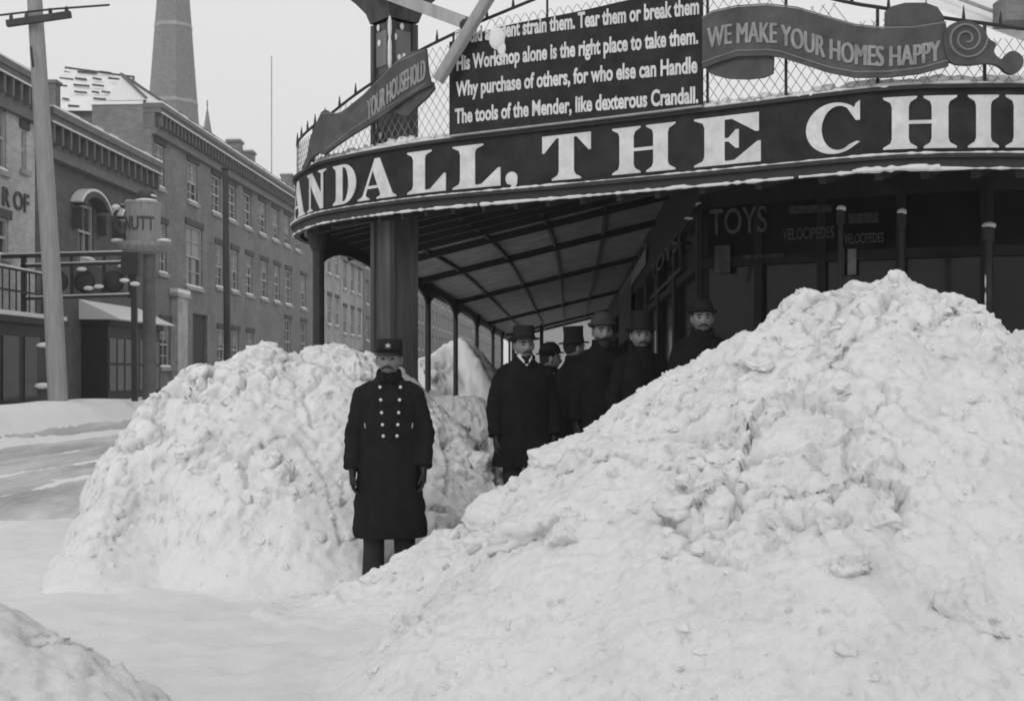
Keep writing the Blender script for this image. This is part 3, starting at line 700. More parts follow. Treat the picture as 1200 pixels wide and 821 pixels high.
# ------------------------------------------------------------------ poles, mug sign, awning frame
base = at(70, 474, 29.5); top = at(37, -60, 29.5)
tp = thing('telegraph_pole', 'pale leaning telegraph pole with a crossarm at the far left', 'pole', base, 0)
L_ = top - base
f = MB(); f.tube([Vector((0, 0, -.8)) - L_ * .0, L_ * .25, L_ * .5, L_ * .75, L_], [.235, .22, .205, .185, .165], 12); f.build('pole', WOOD_M if False else mat('pale_pole', .27, .85, .2, 4, .3, 20, stretch=(4, 4, .4)), tp)
a, b = at(8, 28, 29.2) - base, at(83, 17, 29.2) - base
ca = MB().bar(a, b, .12, .15).build('crossarm', WOOD_D, tp)
f = MB()
for px, py in ((13, 22), (31, 20), (59, 15), (78, 13)): p = at(px, py, 29.2) - base; f.tube([p - Vector((0, 0, .12)), p + Vector((0, 0, .02)), p + Vector((0, 0, .1))], [.02, .05, .035], 8)
f.build('insulator', LINTEL, ca)
f = MB(); f.tube([at(-60, 22, 29.5) - base, at(0, 18, 29.4) - base, at(60, 11, 29.1) - base, at(128, 6, 28.5) - base], .025, 6); f.build('wire', IRON, tp)
f = MB(); p = at(36, 55, 29.2) - base; f.bar(p, p + Vector((.1, -.1, -.5)), .04, .04); f.build('step_iron', IRON, tp)

b2 = at(267, 430, 43); t2 = at(264, 198, 43)
p2 = thing('street_pole', 'thin dark pole standing before the brick row', 'pole', b2, 0)
MB().tube([Vector((0, 0, -1.5)), t2 - b2], [.13, .10], 10).build('pole', WOOD_D, p2)
MB().ell(t2 - b2, (.14, .14, .10)).build('cap', IRON, p2)

Dn = 35.0
bs = at(175, 466, Dn); n_ = thing('mug_sign', 'mug shaped trade sign lettered NUTT on a tall post', 'sign', bs, 0)
sc = Dn / F
zb_ = (466 - 296) * sc
MB().tube([Vector((0, 0, -.8)), Vector((0, 0, zb_))], [.20, .17], 14).build('post', mat('weathered_post', .13, .85, .25, 4), n_)
cx = (167.5 - 175) * sc; z0_ = (466 - 292) * sc; z1_ = (466 - 239) * sc
MUG = mat('mug_paint', .26, .7, .3, 5, stretch=(4, 4, .3))
f = MB(); f.rings([(cx, 0, z0_, .45, .45), (cx, 0, z0_ + .12, .46, .46), (cx, 0, z1_ - .08, .49, .49), (cx, 0, z1_, .51, .51), (cx, 0, z1_ + .05, .49, .49)], 28); mg = f.build('mug', MUG, n_, smooth=False)
f = MB(); f.rings([(cx + .0, 0, z0_ - .16, .3, .3), (cx, 0, z0_ - .1, .62, .45), (cx, 0, z0_ + .05, .75, .5), (cx, 0, z0_ + .18, .82, .52), (cx, 0, z0_ + .20, .74, .45), (cx, 0, z0_ + .02, .5, .4)], 28); f.build('saucer', MUG, n_, smooth=True)
f = MB(); f.tube([(cx - .46 + .0, 0, z1_ - .1), (cx - .66, 0, z1_ - .05), (cx - .8, 0, z1_ - .3), (cx - .76, 0, z1_ - .6), (cx - .62, 0, z1_ - .85), (cx - .44, 0, z1_ - .95)], .06, 8); f.build('handle', LINTEL, n_, smooth=True)
f = MB(); f.rings([(cx + .1, 0, z1_ + .05, .28, .28), (cx + .1, 0, z1_ + .14, .2, .2), (cx + .1, 0, z1_ + .16, .27, .27), (cx + .1, 0, z1_ + .34, .24, .24), (cx + .1, 0, z1_ + .44, .1, .1)], 16); f.build('finial', LINTEL, n_, smooth=True)
f = MB(); f.ell((cx + .1, -.05, z1_ + .07), (.32, .3, .08)); f.ell((cx + .25, 0, z1_ + .22), (.12, .2, .07)); f.ell((cx - .3, 0, z1_ + .06), (.2, .25, .05)); f.ell((cx - .75, -.02, z1_ - .1), (.14, .1, .09)); f.ell((cx - .66, -.2, z0_ + .22), (.18, .2, .06)); f.ell((cx + .65, -.2, z0_ + .22), (.2, .2, .06)); f.build('snow_cap', SNOW_CLEAN, n_, smooth=True)

Da = 33.0
awb = at(155, 440, Da); aw = thing('awning_frame', 'snow lined open iron awning frame reaching over the far sidewalk', 'frame', (awb.x, Da, 0.5), 0)
def aloc(px, py): p = at(px, py, Da); return p - Vector((awb.x, Da, .5))
f = MB(); 
for (a_, b_, t_) in (((-10, 301), (146, 297), .10), ((25, 312), (146, 308), .08), ((28, 350), (154, 346), .07)): f.bar(aloc(*a_), aloc(*b_), .12, t_)
for px in (28, 84, 122, 152): f.bar(aloc(px, 300), aloc(px, 349), .07, .07)
f.bar(aloc(157, 296), aloc(158, 470), .14, .14); f.bar(aloc(28, 300), aloc(28, 470), .12, .12)
f.box(aloc(143, 0).x, aloc(163, 0).x, -.12, .12, aloc(0, 322).z, aloc(0, 296).z)
fr = f.build('frame', BLACKP, aw)
f = MB(); f.box(aloc(84, 0).x, aloc(145, 0).x, .02, .05, aloc(0, 345).z, aloc(0, 313).z); f.build('backing_panel', BRICK_B, aw)
f = MB()
for px in (66, 97, 131): f.ell(aloc(px + 2, 330), (.28, .10, .30), 14, 8)
f.build('round_ornament', BLACKP, aw, smooth=True)
f = MB()
for (a_, b_) in (((-10, 298.5), (143, 294.5)), ((25, 310), (143, 306)), ((30, 348), (152, 344))):
    A_, B_ = aloc(*a_), aloc(*b_); f.bar(A_, B_, .10, .045)
for px, py in ((98, 316), (106, 338), (118, 336), (148, 329), (160, 333)): f.ell(aloc(px, py) + Vector((0, -.15, 0)), (.14, .1, .06), 8, 5)
f.build('snow_lining', SNOW_CLEAN, aw)

mb_ = thing('mailbox', 'small snow topped box by the foot of the leaning telegraph pole', 'box', at(52, 468, 30.5), 0)
f = MB(); f.box(-.14, .14, -.12, .12, -.6, 1.3); f.box(-.2, .2, -.16, .16, .25, .3); f.build('box', LINTEL, mb_)
f = MB(); f.ell((0, 0, 1.33), (.2, .16, .08), 10, 6); f.ell((0, -.12, .34), (.2, .14, .08), 10, 6); f.build('snow_cap', SNOW_CLEAN, mb_, smooth=True)

# ------------------------------------------------------------------ canopy plan curve
T, Bz, Lz = 2.10 + CAMZ, 1.62 + CAMZ, 1.54 + CAMZ
plan = [(-1.88, 17.2), (-2.14, 15.5), (-2.33, 14.3), (-2.37, 13.7), (-2.30, 13.2), (-1.97, 12.45), (-1.67, 12.06), (-1.33, 11.72), (-.78, 11.27), (0, 10.79), (.717, 10.37), (1.52, 9.88), (1.99, 9.58), (2.54, 9.24),
        (2.88, 9.10), (3.31, 9.05), (3.75, 9.05), (4.6, 9.12), (6.0, 9.25), (8.5, 9.5)]
def catmull(P, n=8):
    P = [np.array(p, float) for p in P]; P = [2 * P[0] - P[1]] + P + [2 * P[-1] - P[-2]]; out = []
    for i in range(1, len(P) - 2):
        for k in range(n):
            t = k / n; a, b, c, d = P[i - 1], P[i], P[i + 1], P[i + 2]
            out.append(.5 * ((2 * b) + (c - a) * t + (2 * a - 5 * b + 4 * c - d) * t * t + (-a + 3 * b - 3 * c + d) * t ** 3))
    out.append(P[-2]); return np.array(out)
CV = catmull(plan); CU = np.concatenate([[0], np.cumsum(np.linalg.norm(np.diff(CV, axis=0), axis=1))]); UT = CU[-1]
def cpos(u): return np.interp(u, CU, CV[:, 0]), np.interp(u, CU, CV[:, 1])
def cnorm(u):
    a = cpos(max(0, u - .03)); b = cpos(min(UT, u + .03)); d = Vector((b[0] - a[0], b[1] - a[1], 0)).normalized(); return Vector((d.y, -d.x, 0))
def wrap(u, z, off=0.0):
    x, y = cpos(u); n = cnorm(u); return Vector((x, y, z)) + n * off
PXc = np.array([600 + F * p[0] / p[1] for p in CV]); k0 = int(np.argmin(PXc))
def u_px(px): return float(np.interp(px, PXc[k0:], CU[k0:]))
def D_px(px): return cpos(u_px(px))[1]
def uz(px, py): u = u_px(px); return u, CAMZ + (HOR - py) * cpos(u)[1] / F
def strip(mb, u0, u1, zf0, zf1, o0, o1, n=90):
    """solid band along the curve"""
    vs = []; fs = []
    for i in range(n + 1):
        u = u0 + (u1 - u0) * i / n; a = zf0(u) if callable(zf0) else zf0; b = zf1(u) if callable(zf1) else zf1
        vs += [wrap(u, a, o0), wrap(u, a, o1), wrap(u, b, o1), wrap(u, b, o0)]
    for i in range(n):
        for k in range(4): fs.append((i * 4 + k, i * 4 + (k + 1) % 4, (i + 1) * 4 + (k + 1) % 4, (i + 1) * 4 + k))
    fs.append((0, 3, 2, 1)); fs.append((n * 4, n * 4 + 1, n * 4 + 2, n * 4 + 3)); mb.add(vs, fs)

# --- the big lettered sign
sg = thing('fascia_sign', 'long curved black sign with large white serif letters round the canopy', 'sign')
f = MB(); strip(f, 0, UT, Bz, T, -.05, 0.0); f.build('sign_board', SIGNP, sg)
f = MB(); strip(f, 0, UT, T, T + .03, -.07, .03); strip(f, 0, UT, Bz - .03, Bz, -.06, .05); f.build('moulding', BLACKP, sg)

def poly_curve(polys, ext):
    cu = bpy.data.curves.new('t', 'CURVE'); cu.dimensions = '2D'; cu.fill_mode = 'BOTH'; cu.extrude = ext
    for p in polys:
        s = cu.splines.new('POLY'); s.points.add(len(p) - 1)
        for i, (x, y) in enumerate(p): s.points[i].co = (x, y, 0, 1)
        s.use_cyclic_u = True
    return cu
def curve_mesh(cu, cut=None):
    o = bpy.data.objects.new('t', cu); COL.objects.link(o); dg = bpy.context.evaluated_depsgraph_get(); dg.update()
    ev = o.evaluated_get(dg); me = bpy.data.meshes.new_from_object(ev, depsgraph=dg)
    bpy.data.objects.remove(o); bpy.data.curves.remove(cu)
    if cut:
        b = bmesh.new(); b.from_mesh(me); xs = [v.co.x for v in b.verts]; x = math.floor(min(xs) / cut) * cut + cut * .5
        while x < max(xs):
            bmesh.ops.bisect_plane(b, geom=b.verts[:] + b.edges[:] + b.faces[:], plane_co=(x, 0, 0), plane_no=(1, 0, 0)); x += cut
        b.to_mesh(me); b.free()
    b = bmesh.new(); b.from_mesh(me); bmesh.ops.triangulate(b, faces=b.faces); b.to_mesh(me); b.free()
    vs = [tuple(v.co) for v in me.vertices]; fs = [tuple(p.vertices) for p in me.polygons]; bpy.data.meshes.remove(me); return vs, fs
def text_curve(s, ext=.004, fat=0.0, size=1.0):
    cu = bpy.data.curves.new('t', 'FONT'); cu.body = s; cu.size = size; cu.extrude = ext; cu.offset = fat; cu.resolution_u = 4; return cu
def arc(cx, cy, rx, ry, a0, a1, n=18): return [(cx + rx * math.cos(math.radians(a0 + (a1 - a0) * i / n)), cy + ry * math.sin(math.radians(a0 + (a1 - a0) * i / n))) for i in range(n + 1)]
GL = {
 'I': [[(0, 0), (.72, 0), (.72, .035), (.56, .12), (.53, .2), (.53, .8), (.56, .88), (.72, .965), (.72, 1), (0, 1), (0, .965), (.16, .88), (.19, .8), (.19, .2), (.16, .12), (0, .035)]],
 'H': [[(0, 0), (.66, 0), (.66, .035), (.53, .11), (.50, .2), (.50, .47), (.95, .47), (.95, .2), (.92, .11), (.79, .035), (.79, 0), (1.45, 0), (1.45, .035), (1.31, .11), (1.28, .2), (1.28, .8), (1.31, .89), (1.45, .965), (1.45, 1), (.79, 1),
        (.79, .965), (.92, .89), (.95, .8), (.95, .54), (.50, .54), (.50, .8), (.53, .89), (.66, .965), (.66, 1), (0, 1), (0, .965), (.14, .89), (.17, .8), (.17, .2), (.14, .11), (0, .035)]],
 'L': [[(0, 0), (1.05, 0), (1.05, .42), (1.0, .42), (.64, .08), (.52, .065), (.50, .09), (.50, .82), (.53, .9), (.68, .965), (.68, 1), (0, 1), (0, .965), (.14, .89), (.17, .8), (.17, .2), (.14, .11), (0, .035)]],
 'T': [[(.22, 0), (.88, 0), (.88, .035), (.75, .11), (.72, .2), (.72, .93), (.78, .93), (1.05, .62), (1.10, .62), (1.10, 1), (0, 1), (0, .62), (.05, .62), (.32, .93), (.38, .93), (.38, .2), (.35, .11), (.22, .035)]],
 'E': [[(0, 0), (1.08, 0), (1.08, .42), (1.03, .42), (.66, .08), (.52, .07), (.50, .09), (.50, .47), (.56, .47), (.68, .32), (.73, .32), (.73, .70), (.68, .70), (.56, .54), (.50, .54), (.50, .92), (.62, .92), (1.0, .62), (1.05, .62), (1.05, 1),
        (0, 1), (0, .965), (.14, .89), (.17, .8), (.17, .2), (.14, .11), (0, .035)]],
 'A': [[(0, 0), (.38, 0), (.38, .035), (.27, .09), (.26, .13), (.31, .27), (.66, .27), (.72, .12), (.71, .08), (.60, .035), (.60, 0), (1.2, 0), (1.2, .035), (1.09, .10), (.70, 1), (.55, 1), (.17, .13), (.12, .08), (0, .035)], [(.335, .34), (.63, .34), (.485, .72)]],
 'N': [[(0, 0), (.36, 0), (.36, .035), (.23, .08), (.23, .70), (.80, 0), (.93, 0), (.93, .92), (1.06, .965), (1.06, 1), (.70, 1), (.70, .965), (.84, .92), (.84, .40), (.36, 1), (0, 1), (0, .965), (.14, .88), (.14, .08), (0, .035)]],
 'D': [[(0, 0)] + arc(.50, .5, .60, .5, -90, 90) + [(0, 1), (0, .965), (.12, .90), (.15, .82), (.15, .18), (.12, .10), (0, .035)], [(.47, .07)] + arc(.52, .5, .23, .43, -88, 88) + [(.47, .93)]],
 'C': [arc(.58, .5, .58, .5, 48, 312, 30) + [(1.08, .20), (1.02, .22)] + arc(.66, .5, .34, .43, 308, 60, 24) + [(1.0, .62), (1.08, .62), (1.08, 1.0), (1.0, .95)]],
 ',': [arc(.2, .14, .17, .15, 200, -20, 12) + [(.36, .02), (.25, -.16), (.05, -.28), (.03, -.24), (.16, -.12), (.2, -.01), (.08, .02)]],
}
lt = MB()
LH0, LH1 = Bz + .045, T - .05
for ch, pa, pb in (('A', 340.5, 357), ('N', 361, 383), ('D', 391, 418), ('A', 420, 465), ('L', 478, 523), ('L', 531, 587), (',', 593, 607), ('T', 636, 693), ('H', 718, 792), ('E', 814, 892), ('C', 945, 1008), ('H', 1035, 1121), ('I', 1134, 1170), ('L', 1178, 1236)):
    vs, fs = curve_mesh(poly_curve(GL[ch], .004), .12)
    xs = [v[0] for v in vs]; x0_, x1_ = min(xs), max(xs)
    if ch == 'A' and pa < 350: ua, ub = u_px(357) - .62, u_px(358)
    else: ua, ub = u_px(pa), u_px(pb)
    hh = (LH1 - LH0) if ch != ',' else (LH1 - LH0)
    lt.add([wrap(ua + (v[0] - x0_) / (x1_ - x0_) * (ub - ua), LH0 + v[1] * hh, .006 + v[2]) for v in vs], fs)
lt.build('lettering', LETTER, sg, fix=False)
def snow_line(mb, u0, u1, z, r, off, gaps=(), n=260, seed=1):
    n = max(60, int((u1 - u0) * 70))
    us = np.linspace(u0, u1, n); ra = r * (.8 + .55 * vnoise(us * 22, us * 0, us * 0, seed) + .45 * vnoise(us * 1.3, us * 0, us * 0, seed + 3))
    vs = []; fs = []; m = 6
    for i, u in enumerate(us):
        q = max(.003, ra[i]); 
        for k in range(m): a = 2 * math.pi * k / m; vs.append(wrap(u, z + math.sin(a) * q, off + math.cos(a) * q * .9))
    for i in range(n - 1):
        if any(a < us[i] < b for a, b in gaps): continue
        for k in range(m): fs.append((i * m + k, i * m + (k + 1) % m, (i + 1) * m + (k + 1) % m, (i + 1) * m + k))
    mb.add(vs, fs)
f = MB(); g1 = u_px(560); g2 = u_px(930)
snow_line(f, .3, UT, Bz + .006, .008, .045, seed=3); snow_line(f, .3, UT, T + .045, .022, -.01, seed=9); snow_line(f, u_px(930), u_px(1060), T + .03, .035, .005, n=60, seed=19)
f.build('snow_lining', SNOW_CLEAN, sg, smooth=True, fix=False)

# --- canopy
cp = thing('canopy', 'dark sloping sidewalk canopy on thin posts in front of the corner shop', 'canopy')
f = MB(); strip(f, 0, UT, Lz - .03, Bz - .031, -.045, .02); f.build('valance', BLACKP, cp)
f = MB(); snow_line(f, .3, UT, Lz - .028, .014, .022, gaps=((g1, g1 + .04), (g2, g2 + .05), (u_px(1045), u_px(1045) + .03)), n=420, seed=5); snow_line(f, u_px(740), u_px(810), Lz - .022, .019, .025, n=70, seed=6); snow_line(f, u_px(1000), u_px(1100), Lz - .018, .026, .025, n=90, seed=8)
f.build('valance_snow', SNOW_CLEAN, cp, smooth=True, fix=False)
outer = [(-.16, 50), (-.36, 45), (-1.02, 30), (-1.46, 21), (-1.86, 17.2), (-2.2, 15.5), (-2.33, 13.9), (-1.95, 12.5), (-1.3, 11.74), (-.7, 11.26), (0, 10.83), (.717, 10.41), (1.5, 9.93), (2.54, 9.28), (3.4, 9.1), (4.6, 9.17), (8.5, 9.55)]
inner = [(3.75, 50), (3.52, 45), (2.80, 30), (2.36, 21), (2.18, 17.2), (2.10, 15.5), (2.03, 14.3), (1.99, 13.5), (1.98, 13.1), (2.1, 12.95), (2.5, 12.75), (3.1, 12.4), (3.7, 12.1), (4.3, 11.85), (5.0, 11.7), (6.0, 11.7), (8.6, 11.7)]
ZO, ZI = Lz + .01, Lz + 1.05
OC, IC = catmull(outer, 5), catmull(inner, 5)
def roofp(i, t, dz=0): o, n = OC[i], IC[i]; wd = min(1.0, np.linalg.norm(n - o) / 4.2); return Vector((o[0] + (n[0] - o[0]) * t, o[1] + (n[1] - o[1]) * t, ZO + (ZI - ZO) * t * wd + dz))
def roofmesh(lo, hi, noise=0):
    m = MB(); vs = []; fs = []; N = len(OC); K = 8
    for i in range(N):
        for k in range(K + 1):
            t = k / K; vs.append(roofp(i, t, lo)); vs.append(roofp(i, t, hi + (noise * random.random() if noise else 0)))
    W = (K + 1) * 2
    for i in range(N - 1):
        for k in range(K):
            a = i * W + k * 2; b = a + 2; c = a + W; d = c + 2
            fs += [(a, c, d, b), (a + 1, b + 1, d + 1, c + 1)]
        a = i * W; fs.append((a, a + 1, a + W + 1, a + W)); a = i * W + K * 2; fs.append((a, a + W, a + W + 1, a + 1))
    m.add(vs, fs); return m
roofmesh(0, .04).build('ceiling_boards', CEIL, cp, fix=False)
roofmesh(.043, .16, .08).build('roof_snow', SNOW_CLEAN, cp, smooth=True, fix=False)
N = len(OC); step = 3
for i in range(0, N, 2):
    if OC[i][1] > 18 and i % 4: continue
    m = MB(); m.bar(roofp(i, 0.01, -.05), roofp(i, 1, -.05), .06, .10); m.build('rafter', BLACKP, cp)
for t in (.18, .38, .58, .78):
    m = MB()
    for i in range(N - 1): m.bar(roofp(i, t, -.025), roofp(i + 1, t, -.025), .045, .05)
    m.build('purlin', BLACKP, cp)
# side valance with scalloped brackets + posts
postY = [13.1, 17.3, 20.6, 25.0, 31.4, 38.4, 43.5, 49.5]
def edgeX(Y): return float(np.interp(Y, [13.1, 17.2, 20.6, 25, 31.4, 38.4, 45, 50], [-2.07, -1.75, -1.42, -1.16, -.91, -.61, -.3, -.1]))
m = MB()
for a, b in zip([17.2, 20.6, 25, 31.4, 38.4], [20.6, 25, 31.4, 38.4, 50]): m.bar((edgeX(a) - .06, a, Lz - .03), (edgeX(b) - .06, b, Lz - .03), .05, .22)
m.build('side_beam', BLACKP, cp)
for a, b in zip(postY[:-1], postY[1:]):
    m = MB(); n = 12
    for q in range(n):
        t0, t1 = q / n, (q + 1) / n
        y0_, y1_ = a + (b - a) * t0, a + (b - a) * t1
        d0 = .05 + .26 * (abs(2 * t0 - 1)) ** 3.0; d1 = .05 + .26 * (abs(2 * t1 - 1)) ** 3.0
        m.add([(edgeX(y0_), y0_, Lz), (edgeX(y1_), y1_, Lz), (edgeX(y1_), y1_, Lz - .08 - d1), (edgeX(y0_), y0_, Lz - .08 - d0), (edgeX(y0_) + .03, y0_, Lz), (edgeX(y1_) + .03, y1_, Lz), (edgeX(y1_) + .03, y1_, Lz - .08 - d1), (edgeX(y0_) + .03, y0_, Lz - .08 - d0)],
              [(0, 1, 2, 3), (4, 7, 6, 5), (3, 2, 6, 7), (0, 4, 5, 1)])
    m.build('scalloped_valance', BLACKP, cp)
for k, Y in enumerate(postY):
    m = MB(); x = edgeX(Y) + .02; r = .062 if k == 0 else .048
    m.tube([(x, Y, -.2), (x, Y, Lz)], r, 10); m.rings([(x, Y, Lz - .22, r * 1.2, r * 1.2), (x, Y, Lz - .1, r * 1.9, r * 1.9), (x, Y, Lz, r * 2.0, r * 2)], 12)
    m.build('post', IRON, cp)
for (X_, Y_) in ((.55, 45.5), (1.1, 46), (.05, 46.5)): m = MB(); m.tube([(X_, Y_, 0), (X_, Y_, Lz + .4)], .07, 8); m.build('post', IRON, cp)

# --- railing with wire mesh above the sign
RH = [(337, 2.49), (345, 2.49), (380, 2.56), (435, 2.78), (475, 2.94), (560, 3.14), (640, 3.28), (740, 3.3), (826, 3.22), (900, 3.02), (960, 2.88), (1000, 2.78), (1060, 2.68), (1120, 2.61), (1200, 2.54), (1300, 2.5), (1700, 2.45)]
ru = [0.0, CU[k0]] + [u_px(p) for p, _ in RH[2:]]; rz = [2.46, 2.49] + [z for _, z in RH[2:]]
def railz(u): return float(np.interp(u, ru, rz)) + CAMZ
U0 = CU[k0] - .15; U1 = u_px(1700)
rl = thing('mesh_railing', 'spiked railing with diamond wire mesh above the long lettered sign', 'railing')
m = MB(); n = 90
m.tube([wrap(U0 + (U1 - U0) * i / n, railz(U0 + (U1 - U0) * i / n), -.02) for i in range(n + 1)], .014, 6); m.build('top_rail', IRON, rl)
u = U0
while u < U1:
    z = railz(u); m = MB(); p = wrap(u, z, -.02); m.tube([p, p + Vector((0, 0, .05)), p + Vector((0, 0, .11))], [.016, .011, .003], 6); m.build('spike', IRON, rl); u += .27
for pxs in (365, 437, 530, 640, 740, 828, 920, 1028, 1155, 1260, 1400):
    m = MB(); uu = u_px(pxs); m.bar(wrap(uu, T + .03, -.02), wrap(uu, railz(uu), -.02), .02, .02); m.build('upright', IRON, rl)
# wires
m = MB(); sp = .085; r = .0028
def wire(du):
    u = U0 - 1.5
    while u < U1 + 1.5:
        z = T + .03; pts = []; uu = u
        while True:
            if U0 <= uu <= U1:
                if z > railz(uu): break
                pts.append(wrap(uu, z, -.02 + (.003 if du > 0 else -.003)))
            elif pts or z > 5.2: break
            if z > 5.2: break
            uu += du * .12; z += .17
        if len(pts) >= 2:
            last = pts[-1]; m.tube(pts, r, 4)
        u += sp
wire(1); wire(-1)
m.build('wire_mesh', mat('wire', .24, .7, .2, 8), rl, fix=False)
m = MB(); snow_line(m, U0, U1, T + .075, .035, -.06, n=300, seed=44); m.build('drifted_snow', SNOW_CLEAN, rl, smooth=True, fix=False)

# --- painted verse board
vb = thing('verse_board', 'large black board with four lines of white verse above the sign', 'sign')
ua, ub = u_px(531), u_px(826)
def vtop(u): 
    t = (u - ua) / (ub - ua); return CAMZ + 2.98 + .10 * math.sin(min(1, t * 1.4) * math.pi * .5) + .012 * math.sin(t * 9)
m = MB(); strip(m, ua, ub, T + .05, vtop, .03, .06, 40); m.build('board', SIGNP, vb)
m = MB(); strip(m, ua, ub, T + .033, T + .048, .03, .065, 40); m.build('bottom_edge', LETTER_DIM, vb)
lines = [('Should accident strain them. Tear them or break them', 538, 823, 2.93, 1), ('His Workshop alone is the right place to take them.', 540, 822, 2.695, 1), ('Why purchase of others, for who else can Handle', 539, 821, 2.465, 1), ('The tools of the Mender, like dexterous Crandall.', 538, 822, 2.225, 1)]
tx = MB()
for s_, pa, pb, zc, _ in lines:
    vs, fs = curve_mesh(text_curve(s_, .003, .03), None); xs = [v[0] for v in vs]; x0_, x1_ = min(xs), max(xs); a_, b_ = u_px(pa), u_px(pb)
    capz = .132
    tx.add([wrap(a_ + (v[0] - x0_) / (x1_ - x0_) * (b_ - a_), CAMZ + zc + .02 - .075 * ((v[0] - x0_) / (x1_ - x0_)) ** 1.5 + v[1] / .73 * capz, .064 + v[2]) for v in vs], fs)
tx.build('lettering', LETTER, vb, fix=False)
sp_ = MB(); uu, zz = uz(589, 48); p = wrap(uu, zz, .07); n_c = 1
sp_.ell(p, (.085, .03, .10), 14, 8); sp_.ell(p + Vector((.05, 0, -.09)), (.06, .028, .07), 12, 8); sp_.ell(p + Vector((-.03, 0, .05)), (.05, .025, .05), 12, 8)
tag(sp_.build('snowball_splat', SNOW_CLEAN, smooth=True), 'splat of white snow stuck to the top left of the verse board', 'snow splat')

# --- ribbon banners
def px_poly(poly, off, thick, cut=.12):
    polys = [[(u_px(x), CAMZ + (HOR - y) * (cpos(u_px(x))[1] - off) / F) for x, y in pl] for pl in poly]
    vs, fs = curve_mesh(poly_curve(polys, thick / 2), cut); return [wrap(v[0], v[1], off + v[2]) for v in vs], fs
def smooth_poly(p, n=4):
    P = [np.array(q, float) for q in p]; N_ = len(P); out = []
    for i in range(N_):
        a, b, c, d = P[i - 1], P[i], P[(i + 1) % N_], P[(i + 2) % N_]
        for k in range(n): t = k / n; out.append(tuple(.5 * ((2 * b) + (c - a) * t + (2 * a - 5 * b + 4 * c - d) * t * t + (-a + 3 * b - 3 * c + d) * t ** 3)))
    return out
def px_text(s, pts, cap, off, fat=.01):
    """text along a pixel baseline pts [(x,y)...]"""
    vs, fs = curve_mesh(text_curve(s, .003, fat), None); xs = [v[0] for v in vs]; x0_, x1_ = min(xs), max(xs)
    bx = [p[0] for p in pts]; by = [p[1] for p in pts]; out = []
    for v in vs:
        px = bx[0] + (v[0] - x0_) / (x1_ - x0_) * (bx[-1] - bx[0]); py = float(np.interp(px, bx, by)) - v[1] / .73 * cap
        u = u_px(px); out.append((u, CAMZ + (HOR - py) * (cpos(u)[1] - off) / F, off + v[2]))
    O = []; Fs = []
    for k, du in enumerate((0, -.006, .006)):
        Fs += [tuple(i + len(O) for i in f_) for f_ in fs]; O += [wrap(u + du, z, o_ + .0015 * k) for u, z, o_ in out]
    return O, Fs
rb = thing('ribbon_banner', 'grey scroll shaped banner reading WE MAKE YOUR HOMES HAPPY', 'banner')
top_e = [(829, 22), (842, 14), (870, 8), (905, 6), (940, 10), (975, 21), (1005, 30), (1035, 34), (1068, 34), (1104, 28)]
bot_e = [(1108, 55), (1107, 78), (1075, 87), (1040, 91), (1005, 91), (975, 85), (945, 75), (920, 67), (905, 65), (870, 66), (845, 74), (829, 80)]
m = MB(); m.add(*px_poly([top_e + bot_e], .09, .03)); m.build('ribbon', BANNER, rb, fix=False)
m = MB(); m.add(*px_poly([[(830, 79), (846, 72), (872, 65), (910, 66), (909, 86), (898, 91), (880, 93), (856, 92), (840, 88), (833, 84)]], .055, .03)); m.build('folded_end', BANNER, rb, fix=False); m = MB(); m.add(*px_poly([[(1037, 36), (1037, 15), (1045, 8), (1060, 4), (1082, 4), (1096, 9), (1103, 20), (1105, 34)]], .055, .03)); m.build('folded_end', BANNER, rb, fix=False)
m = MB(); m.add(*px_poly([smooth_poly([(1101, 42), (1106, 32), (1118, 26), (1132, 26), (1146, 34), (1152, 46), (1160, 52), (1158, 62), (1166, 70), (1174, 62), (1182, 61), (1190, 68), (1190, 78), (1182, 87), (1172, 86), (1163, 78), (1150, 75), (1130, 77), (1112, 75), (1104, 66)])], .10, .04))
scroll = m.build('scroll_end', BANNER, rb, fix=False)
m = MB()
for q in range(3): pts = []
pts = []
for i in range(70):
    a = i / 69 * 4.6 * math.pi; rr = 23 * (1 - i / 69 * .85); px, py = 1127 + rr * math.cos(a), 51 + rr * math.sin(a); u, z = uz(px, py); pts.append(wrap(u, z, .125))
m.tube(pts, .009, 5); m.build('spiral_moulding', BANNER_EDGE, scroll, fix=False)
m = MB()
for e_ in (top_e, [(829, 80), (845, 74), (870, 66), (905, 65), (920, 67), (945, 75), (975, 85), (1005, 91), (1040, 91), (1075, 87), (1107, 78)]):
    m.tube([wrap(uz(x, y + (3 if e_ is top_e else -3))[0], uz(x, y + (3 if e_ is top_e else -3))[1], .108) for x, y in e_], .006, 5)
m.build('edge_line', BANNER_EDGE, rb, fix=False)
m = MB(); m.add(*px_text('WE MAKE YOUR HOMES HAPPY', [(836, 56), (860, 51), (890, 49), (915, 50), (945, 58), (975, 68), (1005, 75), (1040, 78), (1070, 76), (1097, 71)], 25, .109, 0.0)); m.build('lettering', mat('dull_letters', .24, .8, .3, 10), rb, fix=False)

